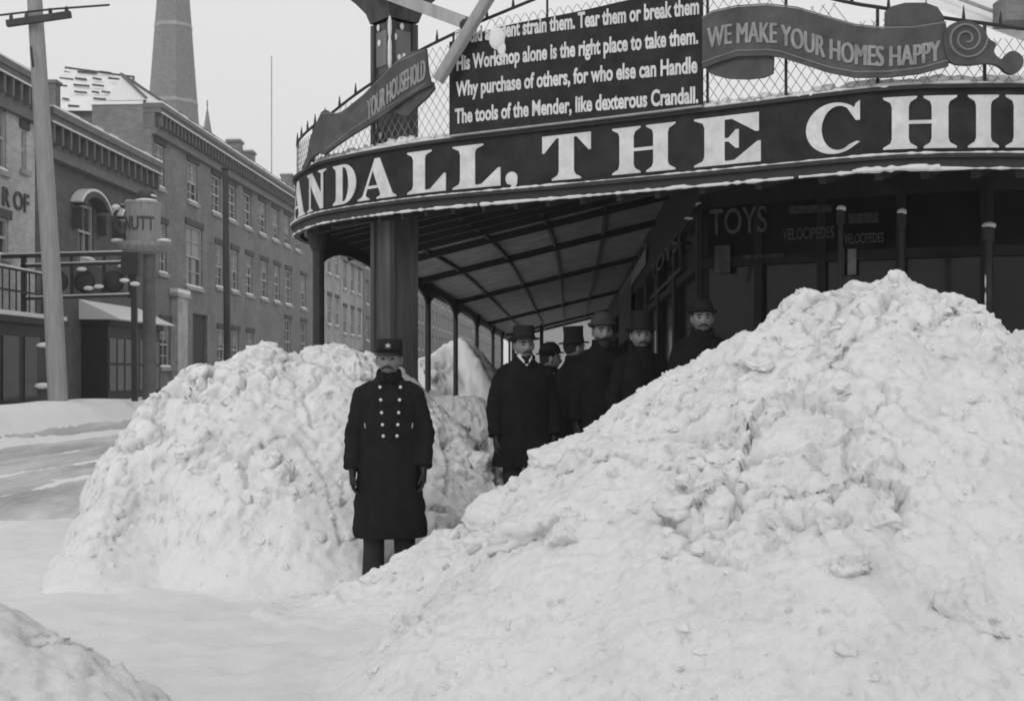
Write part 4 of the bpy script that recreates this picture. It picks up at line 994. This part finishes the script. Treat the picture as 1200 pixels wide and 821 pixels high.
rb2 = thing('ribbon_banner', 'smaller grey scroll banner reading YOUR HOUSEHOLD over the sign corner', 'banner')
polyL = [(365, 197), (371, 183), (374, 163), (379, 150), (387, 131), (391, 128), (399, 133), (409, 131), (425, 121), (437, 109), (455, 90), (474, 72), (490, 61), (507, 57), (509, 82), (513, 100), (500, 106), (480, 119), (460, 134), (440, 147), (422, 158), (402, 172), (390, 181), (383, 179), (375, 186), (369, 198)]
m = MB(); m.add(*px_poly([polyL], .09, .03)); m.build('ribbon', BANNER, rb2, fix=False)
m = MB(); m.add(*px_poly([[(452, 132), (512, 96), (514, 104), (506, 114), (495, 124), (484, 136), (474, 134), (466, 129), (458, 134)]], .055, .03)); m.build('folded_end', BANNER, rb2, fix=False)
m = MB(); m.tube([wrap(*uz(x, y), .108) for x, y in ((388, 135), (410, 135), (437, 113), (474, 76), (506, 62))], .006, 5); m.tube([wrap(*uz(x, y), .108) for x, y in ((392, 177), (422, 154), (460, 130), (508, 100))], .006, 5); m.build('edge_line', BANNER_EDGE, rb2, fix=False)
m = MB(); m.add(*px_text('YOUR HOUSEHOLD', [(441, 141), (460, 125), (480, 108), (507, 92)], 25, .109, 0.0)); m.build('lettering', mat('dull_letters', .2), rb2, fix=False)

# --- corner column with flaring head, struts
Dc = 12.1; cc = at(462, HOR, Dc); col = thing('corner_column', 'massive square timber column with flaring head rising through the canopy corner', 'column', (cc.x, Dc, 0), math.radians(40))
hs = .137
COLM = mat('column_timber', .07, .8, .45, 3, .3, 20, stretch=(3, 3, .3))
m = MB(); m.box(-hs, hs, -hs, hs, -.1, zat(30, Dc)); 
for sx in (-1, 1):
    for sy in (-1, 1): m.box(sx * hs - .03, sx * hs + .03, sy * hs - .03, sy * hs + .03, -.1, zat(30, Dc) - .002)
m.build('shaft', COLM, col)
zt = zat(28, Dc); m = MB(); pr = [(zt, .17), (zt + .1, .2), (zt + .2, .27), (zt + .30, .36), (zt + .34, .40), (zt + 1.2, .42), (zt + 1.25, .48), (zt + 1.35, .48)]
for (za, ra), (zb2, rb_) in zip(pr[:-1], pr[1:]): m.add([(-ra, -ra, za), (ra, -ra, za), (ra, ra, za), (-ra, ra, za), (-rb_, -rb_, zb2), (rb_, -rb_, zb2), (rb_, rb_, zb2), (-rb_, rb_, zb2)], [(0, 1, 5, 4), (1, 2, 6, 5), (2, 3, 7, 6), (3, 0, 4, 7)])
m.add([(-.48, -.48, zt + 1.35), (.48, -.48, zt + 1.35), (.48, .48, zt + 1.35), (-.48, .48, zt + 1.35)], [(0, 1, 2, 3)]); m.build('flared_head', COLM, col)
m = MB()
for sx, sy in ((1, 0), (-1, 0), (0, 1), (0, -1)):
    if sx: m.box(sx * hs - .012 if sx < 0 else hs, sx * hs if sx < 0 else hs + .012, -.09, .09, T + .9, zt - .1)
    else: m.box(-.09, .09, -hs - .012 if sy < 0 else hs, -hs if sy < 0 else hs + .012, T + .9, zt - .1)
m.build('panel_board', WOOD_M, col)
m = MB()
for k in range(14):
    sx = random.choice((0, 1)); a_ = random.uniform(-.1, .1); z_ = random.uniform(T + .1, zt)
    m.ell((a_, -hs - .02, z_) if sx else (-hs - .02, a_, z_), (.025, .012, .035) if sx else (.012, .025, .035), 8, 5)
for z_ in (T + .95, zt - .3, zt - .1): m.ell((-hs - .03, -hs - .03, z_), (.02, .02, .12), 8, 6)
m.build('clinging_snow', SNOW_CLEAN, col, smooth=True)
a_ = at(513, 95, 10.95); b_ = at(611, -66, 10.7)
m = MB(); m.bar(a_, b_, .05, .11, (0, -.3, 1)); o = m.build('timber_strut', WOOD_L); m2 = MB(); m2.bar(a_ + Vector((.036, -.036, -.022)), b_ + Vector((.036, -.036, -.022)), .02, .03, (0, -.3, 1)); m2.build('edge_batten', WOOD_M, o)
tag(o, 'wide pale timber strut slanting up in front of the verse board', 'strut')
m = MB(); m.bar(at(440, -12, 11.9), at(546, 27, 10.95), .05, .11); o = m.build('timber_strut', WOOD_L); tag(o, 'thinner pale timber strut running from the column head to the wider strut', 'strut')
m = MB(); m.ell(at(545, 29, 10.9), (.05, .05, .05), 10, 6); m.build('bolt', IRON, o)

# ------------------------------------------------------------------ corner shop
sh = thing('toy_shop', 'dark single storey corner toy shop with big windows under the canopy', 'building')
HW = CAMZ + 2.75
side = [(3.75, 50), (1.98, 13.1)]; front = [(1.98, 13.1), (3.1, 12.4), (4.5, 11.75), (9, 11.75)]
def wallseg(a, b, z0, z1, m, t=.12, off=0):
    a = Vector((*a, 0)); b = Vector((*b, 0)); d = (b - a).normalized(); n = Vector((-d.y, d.x, 0))
    if n.y > 0 and abs(n.y) > abs(n.x): n = -n
    if abs(n.x) > abs(n.y) and n.x > 0: n = -n
    p = [a + n * off, b + n * off, b + n * (off - t), a + n * (off - t)]
    m.add([(q.x, q.y, z) for z in (z0, z1) for q in p], [(0, 1, 2, 3), (7, 6, 5, 4), (0, 4, 5, 1), (1, 5, 6, 2), (2, 6, 7, 3), (3, 7, 4, 0)])
pl = [side[0], side[1]] + front[1:]
m = MB()
for a_, b_ in zip(pl[:-1], pl[1:]): wallseg(a_, b_, 0, .75, m); wallseg(a_, b_, 3.35, HW, m)
m.add([(p[0], p[1], HW) for p in pl] + [(9, 50, HW)], [(0, 1, 2, 3, 4, 5)])
m.build('wall', SHOPW, sh, fix=False)
m = MB(); m.add([(p[0] + .1, p[1] + .1, HW + .1) for p in pl] + [(9, 50, HW + .1)], [(0, 1, 2, 3, 4, 5)]); m.build('roof_snow', SNOW_CLEAN, sh)
def seglerp(a, b, t): return (a[0] + (b[0] - a[0]) * t, a[1] + (b[1] - a[1]) * t)
shw = [(side[0], side[1], 12)] + [(a_, b_, n_) for a_, b_, n_ in zip(front[:-1], front[1:], (2, 2, 4))]
for a_, b_, n_ in shw:
    for i in range(n_):
        t0, t1 = (i + .06) / n_, (i + .94) / n_; w_ = MB()
        wallseg(seglerp(a_, b_, i / n_), seglerp(a_, b_, t0), .75, 3.35, w_, .12, .02); wallseg(seglerp(a_, b_, t1), seglerp(a_, b_, (i + 1) / n_), .75, 3.35, w_, .12, .02)
        wallseg(seglerp(a_, b_, t0), seglerp(a_, b_, t1), 2.72, 2.82, w_, .1, 0)
        fo = w_.build('shop_window', SHOPW, sh); g_ = MB(); wallseg(seglerp(a_, b_, t0), seglerp(a_, b_, t1), .75, 3.35, g_, .02, -.06); g_.build('pane', GLASS_SHOP, fo)
# lettering on the shop: flat letters set on the wall planes
def wall_text(s, a, b, t0, t1, zb, cap, matl, name='lettering'):
    vs, fs = curve_mesh(text_curve(s, .003, .008), None); xs = [v[0] for v in vs]; x0_, x1_ = min(xs), max(xs); A_ = Vector((*a, 0)); B_ = Vector((*b, 0)); d = (B_ - A_).normalized(); n = Vector((d.y, -d.x, 0))
    if n.y > 0 and abs(n.y) > abs(n.x): n = -n
    if abs(n.x) > abs(n.y) and n.x > 0: n = -n
    o_ = MB(); out = []
    for v in vs:
        t = t0 + (v[0] - x0_) / (x1_ - x0_) * (t1 - t0); p = A_ + (B_ - A_) * t + n * (.03 + v[2]); out.append((p.x, p.y, zb + v[1] / .73 * cap))
    o_.add(out, fs); o_.build(name, matl, sh, fix=False)
def t_at(px, a, b):
    k = (px - 600) / F; return (k * a[1] - a[0]) / ((b[0] - a[0]) - k * (b[1] - a[1]))
f0, f1_, f2_ = front[0], front[1], front[2]
wall_text('TOYS', f0, f1_, t_at(833, f0, f1_), t_at(900, f0, f1_), zat(273, 12.8), .28, LETTER_FAINT)
wall_text('TOYS', side[1], side[0], t_at(765, *side[::-1]), t_at(797, *side[::-1]), zat(305, 17), .22, LETTER_FAINT)
wall_text('TOYS', side[1], side[0], t_at(735, *side[::-1]), t_at(760, *side[::-1]), zat(307, 24), .30, LETTER_FAINT)
wall_text('VELOCIPEDES', f1_, f2_, t_at(918, f1_, f2_), t_at(978, f1_, f2_), zat(277, 12.2), .12, LETTER_FAINT)
wall_text('VELOCIPEDES', f1_, f2_, t_at(990, f1_, f2_), t_at(1036, f1_, f2_), zat(282, 12), .10, LETTER_FAINT)
def poster(px0, px1, py0, py1, a, b, m_=PAPER, off=.035):
    t0, t1 = t_at(px0, a, b), t_at(px1, a, b); Dm = a[1] + (b[1] - a[1]) * (t0 + t1) / 2; o_ = MB()
    wallseg(seglerp(a, b, t0), seglerp(a, b, t1), zat(py1, Dm), zat(py0, Dm), o_, .01, off); o_.build('poster', m_, sh)
DIM = mat('dim_poster', .10, .9, .5, 9)
poster(839, 857, 288, 320, f0, f1_, DIM); poster(983, 990, 291, 322, f1_, f2_, DIM); poster(994, 1004, 292, 322, f1_, f2_, PAPER); poster(925, 975, 241, 250, f1_, f2_, mat('faint_strip', .06, .9, .6, 20)); poster(995, 1030, 250, 262, f1_, f2_, mat('faint_strip', .06))
poster(729, 760, 322, 336, side[1], side[0], PAPER, .05); poster(728, 742, 337, 400, side[1], side[0], DIM, .05); poster(765, 802, 333, 337, side[1], side[0], DIM, .05)
poster(872, 920, 298, 303, f0, f1_, mat('faint_strip', .06))

# iron posts with snow caps before the shop
for k, (px, py, D, lb) in enumerate(((985, 246, 10.5, 'dark iron post capped with snow, left one of the three before the shop'), (1056, 250, 10.3, 'dark iron post with a small snow cap, standing behind the bank peak'), (1158, 266, 10.1, 'iron post with snow cap and white streak at the right end of the shop'))):
    p = at(px, py, D); t = thing('iron_post', lb, 'post', (p.x, D, 0), 0, 'iron posts before the shop')
    h_ = p.z; sz = .036 if k < 2 else .05; MB().tube([(0, 0, 0), (0, 0, h_ - .12), (0, 0, h_ - .12), (0, 0, h_)], [sz * .6, sz * .6, sz, sz], 12).build('shaft', IRON, t)
    m = MB(); m.ell((.006, 0, h_ + .010), (sz * 1.15, sz * 1.1, .032), 12, 8); m.build('snow_cap', SNOW_CLEAN, t, smooth=True)
    if k == 2:
        m = MB(); z = .9
        while z < h_ - .3: l_ = random.uniform(.04, .12); m.ell((-.03, -.02, z), (.008, .01, l_ * .6), 6, 5); z += l_ + .05
        m.build('snow_streak', SNOW_CLEAN, t, smooth=True)
# hanging snow-dusted bracket beside TOYS
t = thing('wall_bracket', 'curled iron bracket dusted with snow left of the word TOYS', 'bracket', at(812, 262, 12.2), 0)
MB().tube([(.05, .2, .18), (.08, -.0, .18), (0, -.05, .1), (-.1, -.05, 0), (-.14, 0, -.1), (-.1, .1, -.45)], .018, 8).build('scroll', IRON, t, smooth=True)
m = MB(); m.ell((.07, .1, .205), (.03, .09, .018), 10, 6); m.ell((-.05, -.055, .045), (.045, .02, .014), 10, 6); m.build('snow_dusting', SNOW_CLEAN, t, smooth=True)

# neighbour with snowy roof upper right
nb = thing('neighbour_house', 'neighbouring house with steep snow covered roof at the upper right edge', 'building', (0, 0, 0))
m = MB(); m.box(9, 20, 21.5, 30, 0, 6.2); m.build('wall', BRICK_C, nb)
m = MB(); a1 = at(1050, -18, 22); a2 = at(1330, 88, 22)
m.add([a1, a2, a2 + Vector((0, 0, -.15)), a1 + Vector((0, 0, -.15)), a1 + Vector((2, 8, 4.5)), a2 + Vector((2, 8, 4.5)), a2 + Vector((2, 8, 4.3)), a1 + Vector((2, 8, 4.3))], [(0, 1, 2, 3), (0, 4, 5, 1), (7, 6, 5, 4), (3, 2, 6, 7), (0, 3, 7, 4), (1, 5, 6, 2)])
m.build('roof', SNOW_DIRTY, nb)
m = MB()
for k in range(3): o1 = Vector((.15, .1 + k * .05, .12 + k * .4)); m.bar(a1 + o1 + Vector((.3 * k, -.1, 0)), a2 + o1 + Vector((.3 * k, -.1, 0)), .05, .05)
m.build('gutter_line', LETTER_DIM, nb)
m = MB(); c = at(1186, 14, 21.5); m.box(c.x - .22, c.x + .6, c.y - .3, c.y + .3, c.z - .22, c.z + .22); m.build('dormer', BRICK_F, nb)

# ------------------------------------------------------------------ people
def head_part(mb, cz, scale=1.0):
    n, m_ = 56, 40; vs = []; fs = []
    for i in range(m_ + 1):
        t = math.pi * i / m_
        for k in range(n):
            a = 2 * math.pi * k / n; x, y, z = math.sin(t) * math.cos(a), math.sin(t) * math.sin(a), math.cos(t)
            X, Y_, Z = x * .076, y * .096, z * .118
            if z < 0:
                q = -z; X *= 1 - .26 * q ** 1.4; Y_ *= (1 - .40 * q) if y > 0 else (1 + .02 * q)
            if y < 0:
                fr = sstep(0, .5, np.float64(-y)); X_, Z_ = X, Z
                Y_ += .006 * fr
                nz_ = math.exp(-(X_ / .013) ** 2) * (np.interp(Z_, [-.052, -.040, -.030, 0, .018, .03], [0, .6, 1, .45, .1, 0])); Y_ -= .026 * nz_ * fr
                Y_ -= .006 * math.exp(-((abs(X_) - .014) / .008) ** 2 - ((Z_ + .036) / .009) ** 2)
                Y_ += .013 * math.exp(-((abs(X_) - .032) / .015) ** 2 - ((Z_ - .006) / .012) ** 2) * fr
                Y_ -= .006 * math.exp(-((abs(X_) - .030) / .022) ** 2 - ((Z_ - .030) / .008) ** 2)
                Y_ -= .005 * math.exp(-((abs(X_) - .045) / .016) ** 2 - ((Z_ + .025) / .018) ** 2)
                Y_ += .006 * math.exp(-((abs(X_) - .045) / .014) ** 2 - ((Z_ + .065) / .02) ** 2)
                Y_ -= .006 * math.exp(-(X_ / .022) ** 2 - ((Z_ + .060) / .006) ** 2) ; Y_ -= .007 * math.exp(-(X_ / .02) ** 2 - ((Z_ + .075) / .006) ** 2)
                Y_ -= .011 * math.exp(-(X_ / .022) ** 2 - ((Z_ + .100) / .014) ** 2)
            vs.append((X * scale, Y_ * scale, cz + Z * scale))
    for i in range(m_):
        for k in range(n): fs.append((i * n + k, (i + 1) * n + k, (i + 1) * n + (k + 1) % n, i * n + (k + 1) % n))
    mb.add(vs, fs)
    for s_ in (-1, 1):
        mb.ell((s_ * .078, .012, cz - .004), (.010, .020, .032), 10, 8, Matrix.Rotation(s_ * .35, 3, 'Z')); mb.ell((s_ * .074, .006, cz - .026), (.008, .012, .012), 8, 6)

def hand(mb, wr, sgn, grow=1.0):
    """relaxed hand hanging below the wrist; sgn -1 left of picture"""
    w_ = Vector(wr); pal = w_ + Vector((0, -.01, -.055))
    mb.tube([w_ + Vector((0, 0, .03)), w_ + Vector((0, -.002, -.02)), pal, w_ + Vector((0, -.022, -.10))], [(.028 * grow, .024 * grow), (.022 * grow, .034 * grow), (.020 * grow, .042 * grow), (.016 * grow, .038 * grow)], 12)
    for k, (ln, oy) in enumerate(((.070, -.030), (.078, -.010), (.072, .010), (.056, .028))):
        b0 = w_ + Vector((0, oy - .018, -.092)); c1 = b0 + Vector((-sgn * .006, -.004, -ln * .42)); c2 = c1 + Vector((-sgn * .016, -.006, -ln * .30)); c3 = c2 + Vector((-sgn * .020, -.004, -ln * .18))
        mb.tube([b0 + Vector((0, 0, .02)), b0, c1, c2, c3], [.0095 * grow, .0095 * grow, .009 * grow, .0085 * grow, .006 * grow], 8)
    t0 = w_ + Vector((-sgn * .004, -.034, -.035)); t1 = t0 + Vector((-sgn * .014, -.022, -.030)); t2 = t1 + Vector((-sgn * .012, -.006, -.030)); t3 = t2 + Vector((-sgn * .006, .002, -.018))
    mb.tube([t0 + Vector((0, .01, .01)), t0, t1, t2, t3], [.013 * grow, .013 * grow, .011 * grow, .010 * grow, .007 * grow], 8)

def coat_folds(co, seed, amp=.006):
    x, y, z = co[:, 0], co[:, 1], co[:, 2]
    d = fbm(x * 9 + z * 1.5, y * 9, z * 2.0, 3, seed) * amp * (1.0 + .9 * sstep(1.0, .5, z)) + (.5 - np.abs(fbm(x * 6 + z * 5, y * 6, z * 9, 3, seed + 3)) * 2.2) * amp * .7 * sstep(.16, .24, np.abs(x))
    c = np.stack([x * 0, y * 0, z], -1); n = co - c; l = np.linalg.norm(n[:, :2], axis=1, keepdims=True) + 1e-6
    n = np.concatenate([n[:, :2] / l, np.zeros((len(co), 1))], 1); return co + n * d[:, None]

def person(label, loc, rz, hat, coat='over', height=1.0, hem=.42, moust=True, beard=False, collar=False, head_turn=0.0, gloves=True, seed=1, arms=(.0, .0), wide=1.0, hat_m=None, low=False, group=None):
    root = thing('person', label, 'person', loc, rz, group); root.scale = (height,) * 3
    hz = 1.645
    # body: legs, trunk, arms, hands, neck and head in one mesh
    b = MB()
    for s_ in (-1, 1):
        b.tube([(s_ * .09, 0, .95), (s_ * .10, -.005, .72), (s_ * .105, -.012, .50), (s_ * .108, .008, .30), (s_ * .11, .012, .08)], [.085, .075, .055, .052, .036], 14)
        b.ell((s_ * .118, -.05, .045), (.042, .125, .042), 12, 8)
    b.rings([(0, 0, .86, .15, .10), (0, 0, .98, .165, .115), (0, 0, 1.12, .15, .105), (0, -.005, 1.3, .175, .12), (0, 0, 1.42, .185, .11), (0, .005, 1.49, .13, .08), (0, .008, 1.53, .062, .058), (0, .0, 1.60, .056, .060)], 20)
    arm = {}
    for s_ in (-1, 1):
        fw = arms[0 if s_ < 0 else 1]
        sh_ = Vector((s_ * .178, .005, 1.405)); el = Vector((s_ * .245, .03, 1.10)); wr = Vector((s_ * (.262 - fw * .18), -.04 - fw * .22, .845 + fw * .18)); arm[s_] = (sh_, el, wr)
        b.tube([sh_, sh_.lerp(el, .5), el, el.lerp(wr, .5), wr], [.055, .048, .042, .036, .028], 12); hand(b, wr, s_)
    co, fs = bake(b, .0065, 2)
    hm = MB(); hm.v = [tuple(c) for c in co]; hm.f = list(fs); hm.m = [0] * len(fs)
    k_ = len(hm.v); head_part(hm, hz, 1.0)
    if head_turn:
        R_ = Matrix.Rotation(head_turn, 3, 'Z')
        for i in range(k_, len(hm.v)): hm.v[i] = tuple(R_ @ Vector(hm.v[i]))
    def hs_(v): return ((v[0]) * 1.10, (v[1]) * 1.10, 1.57 + (v[2] - 1.57) * 1.10 - .010)
    for i in range(k_, len(hm.v)): hm.v[i] = hs_(hm.v[i])
    hm.build('body', SKIN, root, smooth=True)
    HR = Matrix.Rotation(head_turn, 3, 'Z')
    def hpart(name, m, matl):
        m.v = [hs_(HR @ Vector(v)) for v in m.v]; return m.build(name, matl, root, smooth=True)
    for s_ in (-1, 1): e_ = MB(); e_.ell((s_ * .031, -.078, hz + .004), (.011, .007, .006), 10, 8); hpart('eye', e_, EYE)
    e_ = MB()
    for s_ in (-1, 1): e_.tube([(s_ * .014, -.094, hz + .024), (s_ * .032, -.092, hz + .030), (s_ * .05, -.076, hz + .023)], [.004, .005, .003], 6)
    hpart('eyebrows', e_, HAIR)
    # hair at back and sides
    e_ = MB(); e_.ell((0, .016, hz + .022), (.080, .088, .095), 24, 14); e_.v = [(x, max(y, -.028 + (.0 if z > hz else 0)), z) for x, y, z in e_.v]; hpart('hair', e_, HAIR)
    if moust:
        e_ = MB()
        for s_ in (-1, 1): e_.tube([(0, -.108, hz - .050), (s_ * .014, -.110, hz - .051), (s_ * .030, -.100, hz - .058), (s_ * .042, -.088, hz - .068)], [.006, (.010, .009), (.008, .007), .002], 8)
        hpart('moustache', e_, HAIR)
    if beard:
        e_ = MB(); e_.ell((0, -.060, hz - .100), (.050, .045, .05), 16, 10); e_.ell((0, -.03, hz - .06), (.066, .045, .045), 16, 10); hpart('beard', e_, HAIR)
    # trousers and shoes
    t_ = MB()
    for s_ in (-1, 1): t_.tube([(s_ * .085, 0, .98), (s_ * .10, 0, .72), (s_ * .108, -.006, .48), (s_ * .112, .006, .26), (s_ * .115, .0, .07)], [.11, .095, .082, .078, .080], 16)
    co, fs = bake(t_, .010, 2); raw('trousers', coat_folds(co, seed + 9, .005), fs, TROUS, root)
    t_ = MB()
    for s_ in (-1, 1): t_.ell((s_ * .118, -.055, .045), (.050, .140, .052), 14, 8); t_.rings([(s_ * .118, -.055, .0, .052, .142), (s_ * .118, -.055, .02, .052, .142)], 14)
    t_.build('shoes', LEATHER, root, smooth=True)
    # coat
    c_ = MB(); W = wide
    c_.rings([(0, 0, hem, .270 * W, .185 * W), (0, 0, hem + .2, .255 * W, .175 * W), (0, 0, .85, .232 * W, .160 * W), (0, 0, 1.02, .208 * W, .145 * W), (0, -.005, 1.2, .212 * W, .150 * W), (0, -.005, 1.34, .222 * W, .150 * W), (0, 0, 1.40, .205, .132), (0, .002, 1.455, .165, .112), (0, .006, 1.505, .110, .090), (0, .008, 1.535, .085, .080), (0, .006, 1.555, .078, .076)], 30)
    for s_ in (-1, 1):
        sh_, el, wr = arm[s_]
        c_.tube([sh_ + Vector((-s_ * .07, 0, .035)), sh_ + Vector((0, 0, -.01)), sh_.lerp(el, .4), el + Vector((s_ * .008, 0, 0)), el.lerp(wr, .5), wr + Vector((0, 0, .01))], [.066, .078, .080, .074, .070, .066], 16)
    co, fs = bake(c_, .009, 5); co = coat_folds(co, seed, .013)
    ct = raw('overcoat', co, fs, WOOL if coat == 'uniform' else WOOL2, root)
    m = MB()                                                     # lapels / collar
    for s_ in (-1, 1): m.tube([(s_ * .02, .082, 1.545), (s_ * .075, .04, 1.55), (s_ * .082, -.03, 1.535), (s_ * .045, -.098, 1.50 - (.0 if coat == 'uniform' else .03)), (s_ * (.02 if coat == 'uniform' else .012), -.135, 1.48 if coat == 'uniform' else 1.36)], [(.012, .03)] * 3 + [(.010, .03), (.008, .012)], 8)
    m.build('coat_collar', WOOL if coat == 'uniform' else WOOL2, ct, smooth=True)
    # front edge seam
    m = MB(); 
    seamx = .05 if coat == 'uniform' else .01
    if coat == 'uniform':
        for r_i, z_ in enumerate((1.445, 1.355, 1.265, 1.18, 1.10)):
            for s_ in (-1, 1):
                bt = MB(); xx = s_ * (.072 - r_i * .006) + .012; yy = -.150 * W * math.sqrt(max(.05, 1 - (xx / (.212 * W)) ** 2)) - .010
                if z_ > 1.42: yy = -.128
                bt.ell((xx, yy, z_), (.0125, .007, .0125), 12, 8); bt.build('button', BRASS, root, smooth=True)
        for s_ in (-1, 1):
            pk = MB(); pk.bar((s_ * .165, -.118 * W - .010, 1.155), (s_ * .170, -.118 * W - .008, 1.19), .007, .006); pk.build('coat_glint', LETTER_DIM, root)  # small pale bars standing in for glints of light on the chest
    if collar:
        m = MB(); m.tube([(-.065, -.02, 1.553), (-.05, -.075, 1.535), (0, -.118, 1.47)], [(.006, .014)] * 2 + [(.009, .010)], 8); m.tube([(.065, -.02, 1.553), (.05, -.075, 1.535), (0, -.118, 1.47)], [(.006, .014)] * 2 + [(.009, .010)], 8)
        m.rings([(0, .0, 1.54, .062, .066), (0, 0, 1.578, .060, .064)], 18); m.build('shirt_collar', LINEN, root, smooth=True)
        m = MB(); m.ell((0, -.112, 1.49), (.02, .01, .03), 8, 6); m.build('necktie', WOOL2, root)
    if gloves:
        for s_ in (-1, 1): m = MB(); hand(m, arm[s_][2], s_, 1.18); co, fs = bake(m, .0045, 1); raw('glove', co, fs, LEATHER, root)
    # hats
    H = MB(); hy = hz + .055
    if hat == 'kepi':
        H.rings([(0, .006, hy - .012, .088, .104), (0, .006, hy + .03, .088, .104), (0, .006, hy + .068, .084, .100), (0, .010, hy + .078, .080, .095), (0, .010, hy + .082, .04, .05)], 28)
        hpart('cap', H, FELT)
        v_ = MB(); vs = []; 
        for i in range(13):
            a = math.pi + math.pi * i / 12; r0 = (.085, .100); x, y = math.cos(a), math.sin(a)
            vs += [(x * .086, .006 + y * .102, hy - .008), (x * .094, .006 + y * .102 - .045 * math.sin(math.pi * i / 12), hy - .024), (x * .094, .006 + y * .102 - .045 * math.sin(math.pi * i / 12), hy - .030), (x * .086, .006 + y * .102, hy - .014)]
        v_.add(vs, [(i * 4 + k, i * 4 + (k + 1) % 4, i * 4 + 4 + (k + 1) % 4, i * 4 + 4 + k) for i in range(12) for k in range(4)]); hpart('visor', v_, LEATHER)
        s5 = MB(); pts = []
        for i in range(12): r_ = .024 if i % 2 == 0 else .011; pts.append((r_ * math.sin(i * math.pi / 6), r_ * math.cos(i * math.pi / 6)))
        s5.prism(pts, lambda a_, b_, t_: (a_ + .006, -.098 - t_, hy + .030 + b_), .0, .006); hpart('badge', s5, BRASS)
    else:
        prof = {'top': [(0, .0), (.0, .128), (.008, .131), (.012, .124), (.008, .094), (.020, .088), (.07, .082), (.12, .083), (.150, .088), (.156, .082), (.157, .02)],
                'low_top': [(0, .0), (.0, .130), (.008, .133), (.012, .118), (.008, .096), (.018, .091), (.06, .087), (.095, .088), (.110, .086), (.113, .07), (.113, .02)],
                'derby': [(0, .0), (.002, .116), (.014, .123), (.016, .114), (.006, .096), (.015, .091), (.04, .091), (.075, .080), (.100, .056), (.110, .03), (.112, .008)],
                'round': [(0, .0), (.000, .112), (.014, .124), (.030, .120), (.012, .098), (.02, .096), (.05, .096), (.085, .084), (.112, .058), (.122, .03), (.124, .008)]}[hat]
        hz0 = hy - .012
        H.rings([(0, .004, hz0 + dz, max(r_, .003) * .95, max(r_, .003) * 1.1) for dz, r_ in prof], 30)
        H.v = [(x, y, z + (.10 * abs(x) ** 1.4 if abs(x) > .09 and z < hz0 + .03 else 0)) for x, y, z in H.v]
        H.v = [tuple(Vector((0, 0, hz0)) + Matrix.Rotation(-.06, 3, 'X') @ (Vector(v) - Vector((0, 0, hz0)))) for v in H.v]
        hpart('hat', H, hat_m or FELT)
        bd = MB(); bd.rings([(0, .006, hz0 + .012, .092, .106), (0, .006, hz0 + .035, .090, .104)], 28)
        if hat != 'top': hpart('hat_band', bd, WOOL2)
    return root

def place(px, py_feet_z, D): v = at(px, 440, D); return (v.x, D, py_feet_z)
person('uniformed man in long double breasted coat with bright buttons and badged cap', place(456, 0.0, 9.2), math.radians(4), 'kepi', 'uniform', 1.035, hem=.37, seed=3, wide=.98, arms=(.02, .09), head_turn=-.10)
person('man in long black overcoat, white collar and silk hat beside the snow path', place(614, 0.17, 10.9), math.radians(12), 'low_top', height=1.02, hem=.60, collar=True, seed=12, wide=1.04, arms=(.03, .06), head_turn=.10, beard=False)
person('half hidden man in a derby looking away behind the white collared man', place(645, 0.13, 12.4), math.radians(100), 'derby', height=.985, seed=22, moust=False)
person('man in tall silk hat with his face turned away, near the canopy post line', place(673, 0.20, 12.0), math.radians(120), 'top', height=1.0, seed=32, moust=False, beard=True)
person('man in round grey felt hat standing fifth along the snow path', place(706, 0.27, 11.3), math.radians(18), 'round', height=1.04, seed=42, wide=1.1, head_turn=-.12, beard=True, hat_m=FELT_G, moust=True)
person('man with thick moustache and tall dark hat before the poster', place(751, 0.26, 11.1), math.radians(22), 'top', height=1.02, seed=52, wide=.98, head_turn=-.28)
person('rightmost man, pale face and dark moustache above the snowbank edge', place(823, 0.38, 10.7), math.radians(10), 'derby', height=1.03, seed=62, head_turn=-.2)

# mug lettering (needs text helpers)
vs, fs = curve_mesh(text_curve('NUTT', .004, .02), None); xs = [v[0] for v in vs]; x0_, x1_ = min(xs), max(xs); m = MB(); out = []
for v in vs:
    a = -math.pi / 2 + (-.95 + 1.9 * (v[0] - x0_) / (x1_ - x0_)); rr = .485 + v[2] + .008; out.append((cx + rr * math.cos(a), rr * math.sin(a), z0_ + .50 + v[1] / .73 * .40))
m.add(out, fs); m.build('lettering', LINTEL, n_ if False else bpy.data.objects['mug_sign'], fix=False)
# letters on the pale building
vs, fs = curve_mesh(text_curve('R OF', .01, .02), None); xs = [v[0] for v in vs]; x0_, x1_ = min(xs), max(xs); ya, yb = ly(2, A0), ly(33, A0); m = MB()
m.add([(.03 + v[2], ya + (v[0] - x0_) / (x1_ - x0_) * (yb - ya), zat(245, 34) + v[1] / .73 * .52) for v in vs], fs); m.build('lettering', LINTEL, hA, fix=False)

# ------------------------------------------------------------------ haze
hzb = MB().box(-260, 200, -12, 420, -1.2, 75).build('haze', [])
hm_ = bpy.data.materials.new('haze'); hm_.use_nodes = True; n = hm_.node_tree; n.nodes.clear()
pv = n.nodes.new('ShaderNodeVolumePrincipled'); pv.inputs['Density'].default_value = 0.0009; pv.inputs['Color'].default_value = (.9, .9, .9, 1)
ou = n.nodes.new('ShaderNodeOutputMaterial'); n.links.new(pv.outputs[0], ou.inputs['Volume'])
hzb.data.materials.clear(); hzb.data.materials.append(hm_); tag(hzb, 'thin winter haze over the street', 'haze', kind='stuff')
